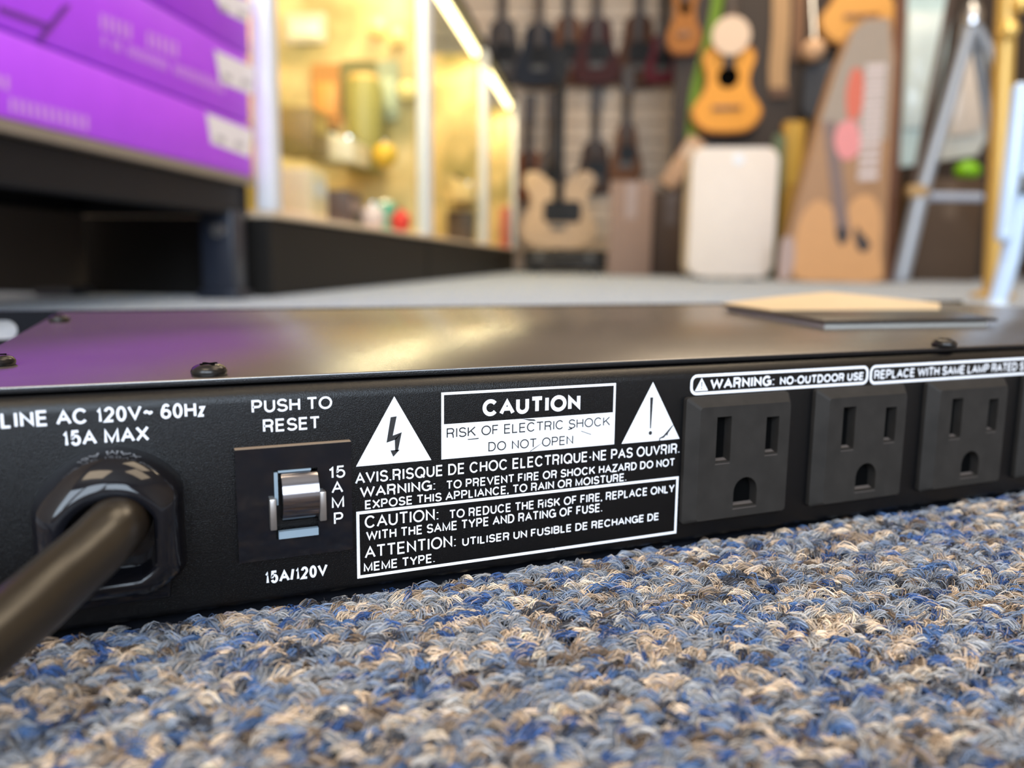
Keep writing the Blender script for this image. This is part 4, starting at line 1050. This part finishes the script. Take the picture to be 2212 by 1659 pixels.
MB().lathe([(.052*math.sin(math.pi*k/10)+.0003, .038*(1-math.cos(math.pi*k/10))) for k in range(11)], seg=20).build('ball', mat('lime_plastic', (.25, .62, .01), .35), ge, 60)
MB().lathe([(.02, .072), (.014, .08)], seg=14).build('cap', mat('lime_cap', (.2, .5, .02), .4), ge, 40)

# aluminium tripod
TU = 3.12
v0, _ = at(1944, 604, TU)
tp = sthing('tripod_stand', 'silver tripod stand with a slanted leg and a level brace, right of the kraft package', 'tripod', TU, v0)
def tp_(a, b, dy=0.0):
    v, z = at(a, b, TU); return (v-v0, dy, max(z, .012))
l = MB().tube([tp_(1946, 600), tp_(1986, 430)], .030, 14).tube([tp_(1984, 440), tp_(2097, 60)], .024, 14).build('leg', mat('silver_grey_metal', (.36, .39, .44), .4, metal=.3), tp, 40)
MB().lathe([(.022, 0), (.026, .01), (.024, .035)], (0, 0, 0), 'z', 16).build('foot_cap', mat('grey_rubber', (.35, .36, .40), .5), l, 40)
apx = tp_(2100, 40)
for e in ((.78, .10), (.58, .42)):
    l = MB().tube([(e[0], e[1], .012), apx], .017, 12).build('leg', mat('silver_grey_metal', (.6, .62, .66), .35, metal=.6), tp, 40)
    MB().lathe([(.022, 0), (.026, .01), (.024, .035)], (e[0], e[1], 0), 'z', 16).build('foot_cap', mat('grey_rubber', (.35, .36, .40), .5), l, 40)
MB().tube([tp_(2004, 425, -.01), tp_(2132, 424, .05)], .016, 12).build('brace', mat('pale_blue_grey_tube', (.42, .47, .58), .3), tp, 40)
MB().box(tp_(1980, 414), (.07, .05, .045), .01, 2).build('joint', mat('ochre_joint', (.42, .26, .10), .5), tp, 40)
MB().lathe([(.03, 0), (.034, .03), (.02, .07)], (apx[0], apx[1], apx[2]-.02), 'z', 16).build('hub', m_alu, tp, 40)
v0b, _ = at(1975, 430, 3.2)
MB().tube([tp_(1978, 420, .03), tp_(2062, -20, .03)], .012, 10).build('strut', mat('dark_brown_strut', (.09, .055, .04), .5), tp, 40)

# gold rack post, and the chrome stand close by at the right edge
GPU = 1.72
v0, _ = at(2144, 640, GPU); vt, zt3 = at(2178, -60, GPU)
gp = sthing('rack_post', 'gold coloured rack post with round knobs behind the white stand tubes', 'post', GPU, v0)
MB().tube([(0, 0, 0), (vt-v0, 0, zt3)], .018, 16).build('pole', mat('gold_lacquer', (.56, .34, .08), .35, metal=.3), gp, 40)
MB().lathe([(.04, 0), (.04, .008), (.02, .014)], (0, 0, 0), 'z', 20).build('base', mat('gold_lacquer', (.56, .34, .08), .35, metal=.3), gp, 40)
for a, b in ((2166, 72), (2192, 15)):
    v, z = at(a, b, GPU)
    MB().lathe([(.017*math.sin(math.pi*k/8)+.0002, -.017*math.cos(math.pi*k/8)) for k in range(9)], (v-v0, -.024, z), 'y', 16).build('knob', mat('bright_brass', (.95, .62, .18), .25, metal=.5), gp, 60)
CU = 1.08
v0, _ = at(2150, 676, CU)
cs = sthing('chrome_stand', 'bright white chrome stand with a slanted leg, close behind the rack unit', 'stand', CU, v0)
def cp_(a, b, dy=0.0):
    v, z = at(a, b, CU); return (v-v0, dy, max(z, .011))
m_wt = mat('bright_white_tube', (.50, .62, .78), .2, coat=.5, vary=.03)
l = MB().tube([cp_(2150, 668), cp_(2180, 560), cp_(2207, 430), cp_(2242, 240), cp_(2300, -80)], [.0105, .0115, .0115, .0115, .0115], 18).build('leg', m_wt, cs, 50)
MB().lathe([(.010, 0), (.0135, .002), (.0135, .012), (.012, .02)], (cp_(2150, 668)[0], 0, 0), 'z', 18).build('foot_cap', mat('pale_rubber', (.6, .66, .72), .4), l, 40)
l = MB().tube([cp_(2152, 508, -.02), cp_(2186, 204, -.02)], .0095, 18).build('slide_tube', m_wt, cs, 50)
for p in ((2152, 508), (2186, 204)):
    q_ = cp_(*p, -.02); MB().lathe([(.0097*math.sin(math.pi*k/8)+.0002, -.0097*math.cos(math.pi*k/8)) for k in range(9)], q_, 'z', 16).build('end_cap', m_wt, l, 60)
MB().box(((cp_(2178, 400)[0]+cp_(2202, 400)[0])/2, -.012, cp_(2190, 400)[2]), (.03, .03, .02), .003, 2).build('clamp', mat('dull_nickel', (.10, .10, .10), .5), cs, 40)
l = MB().tube([(.24, .2, .011), cp_(2300, -80)], .0135, 14).build('leg', m_wt, cs, 40)
l = MB().tube([(.22, -.18, .011), cp_(2300, -80)], .0135, 14).build('leg', m_wt, cs, 40)
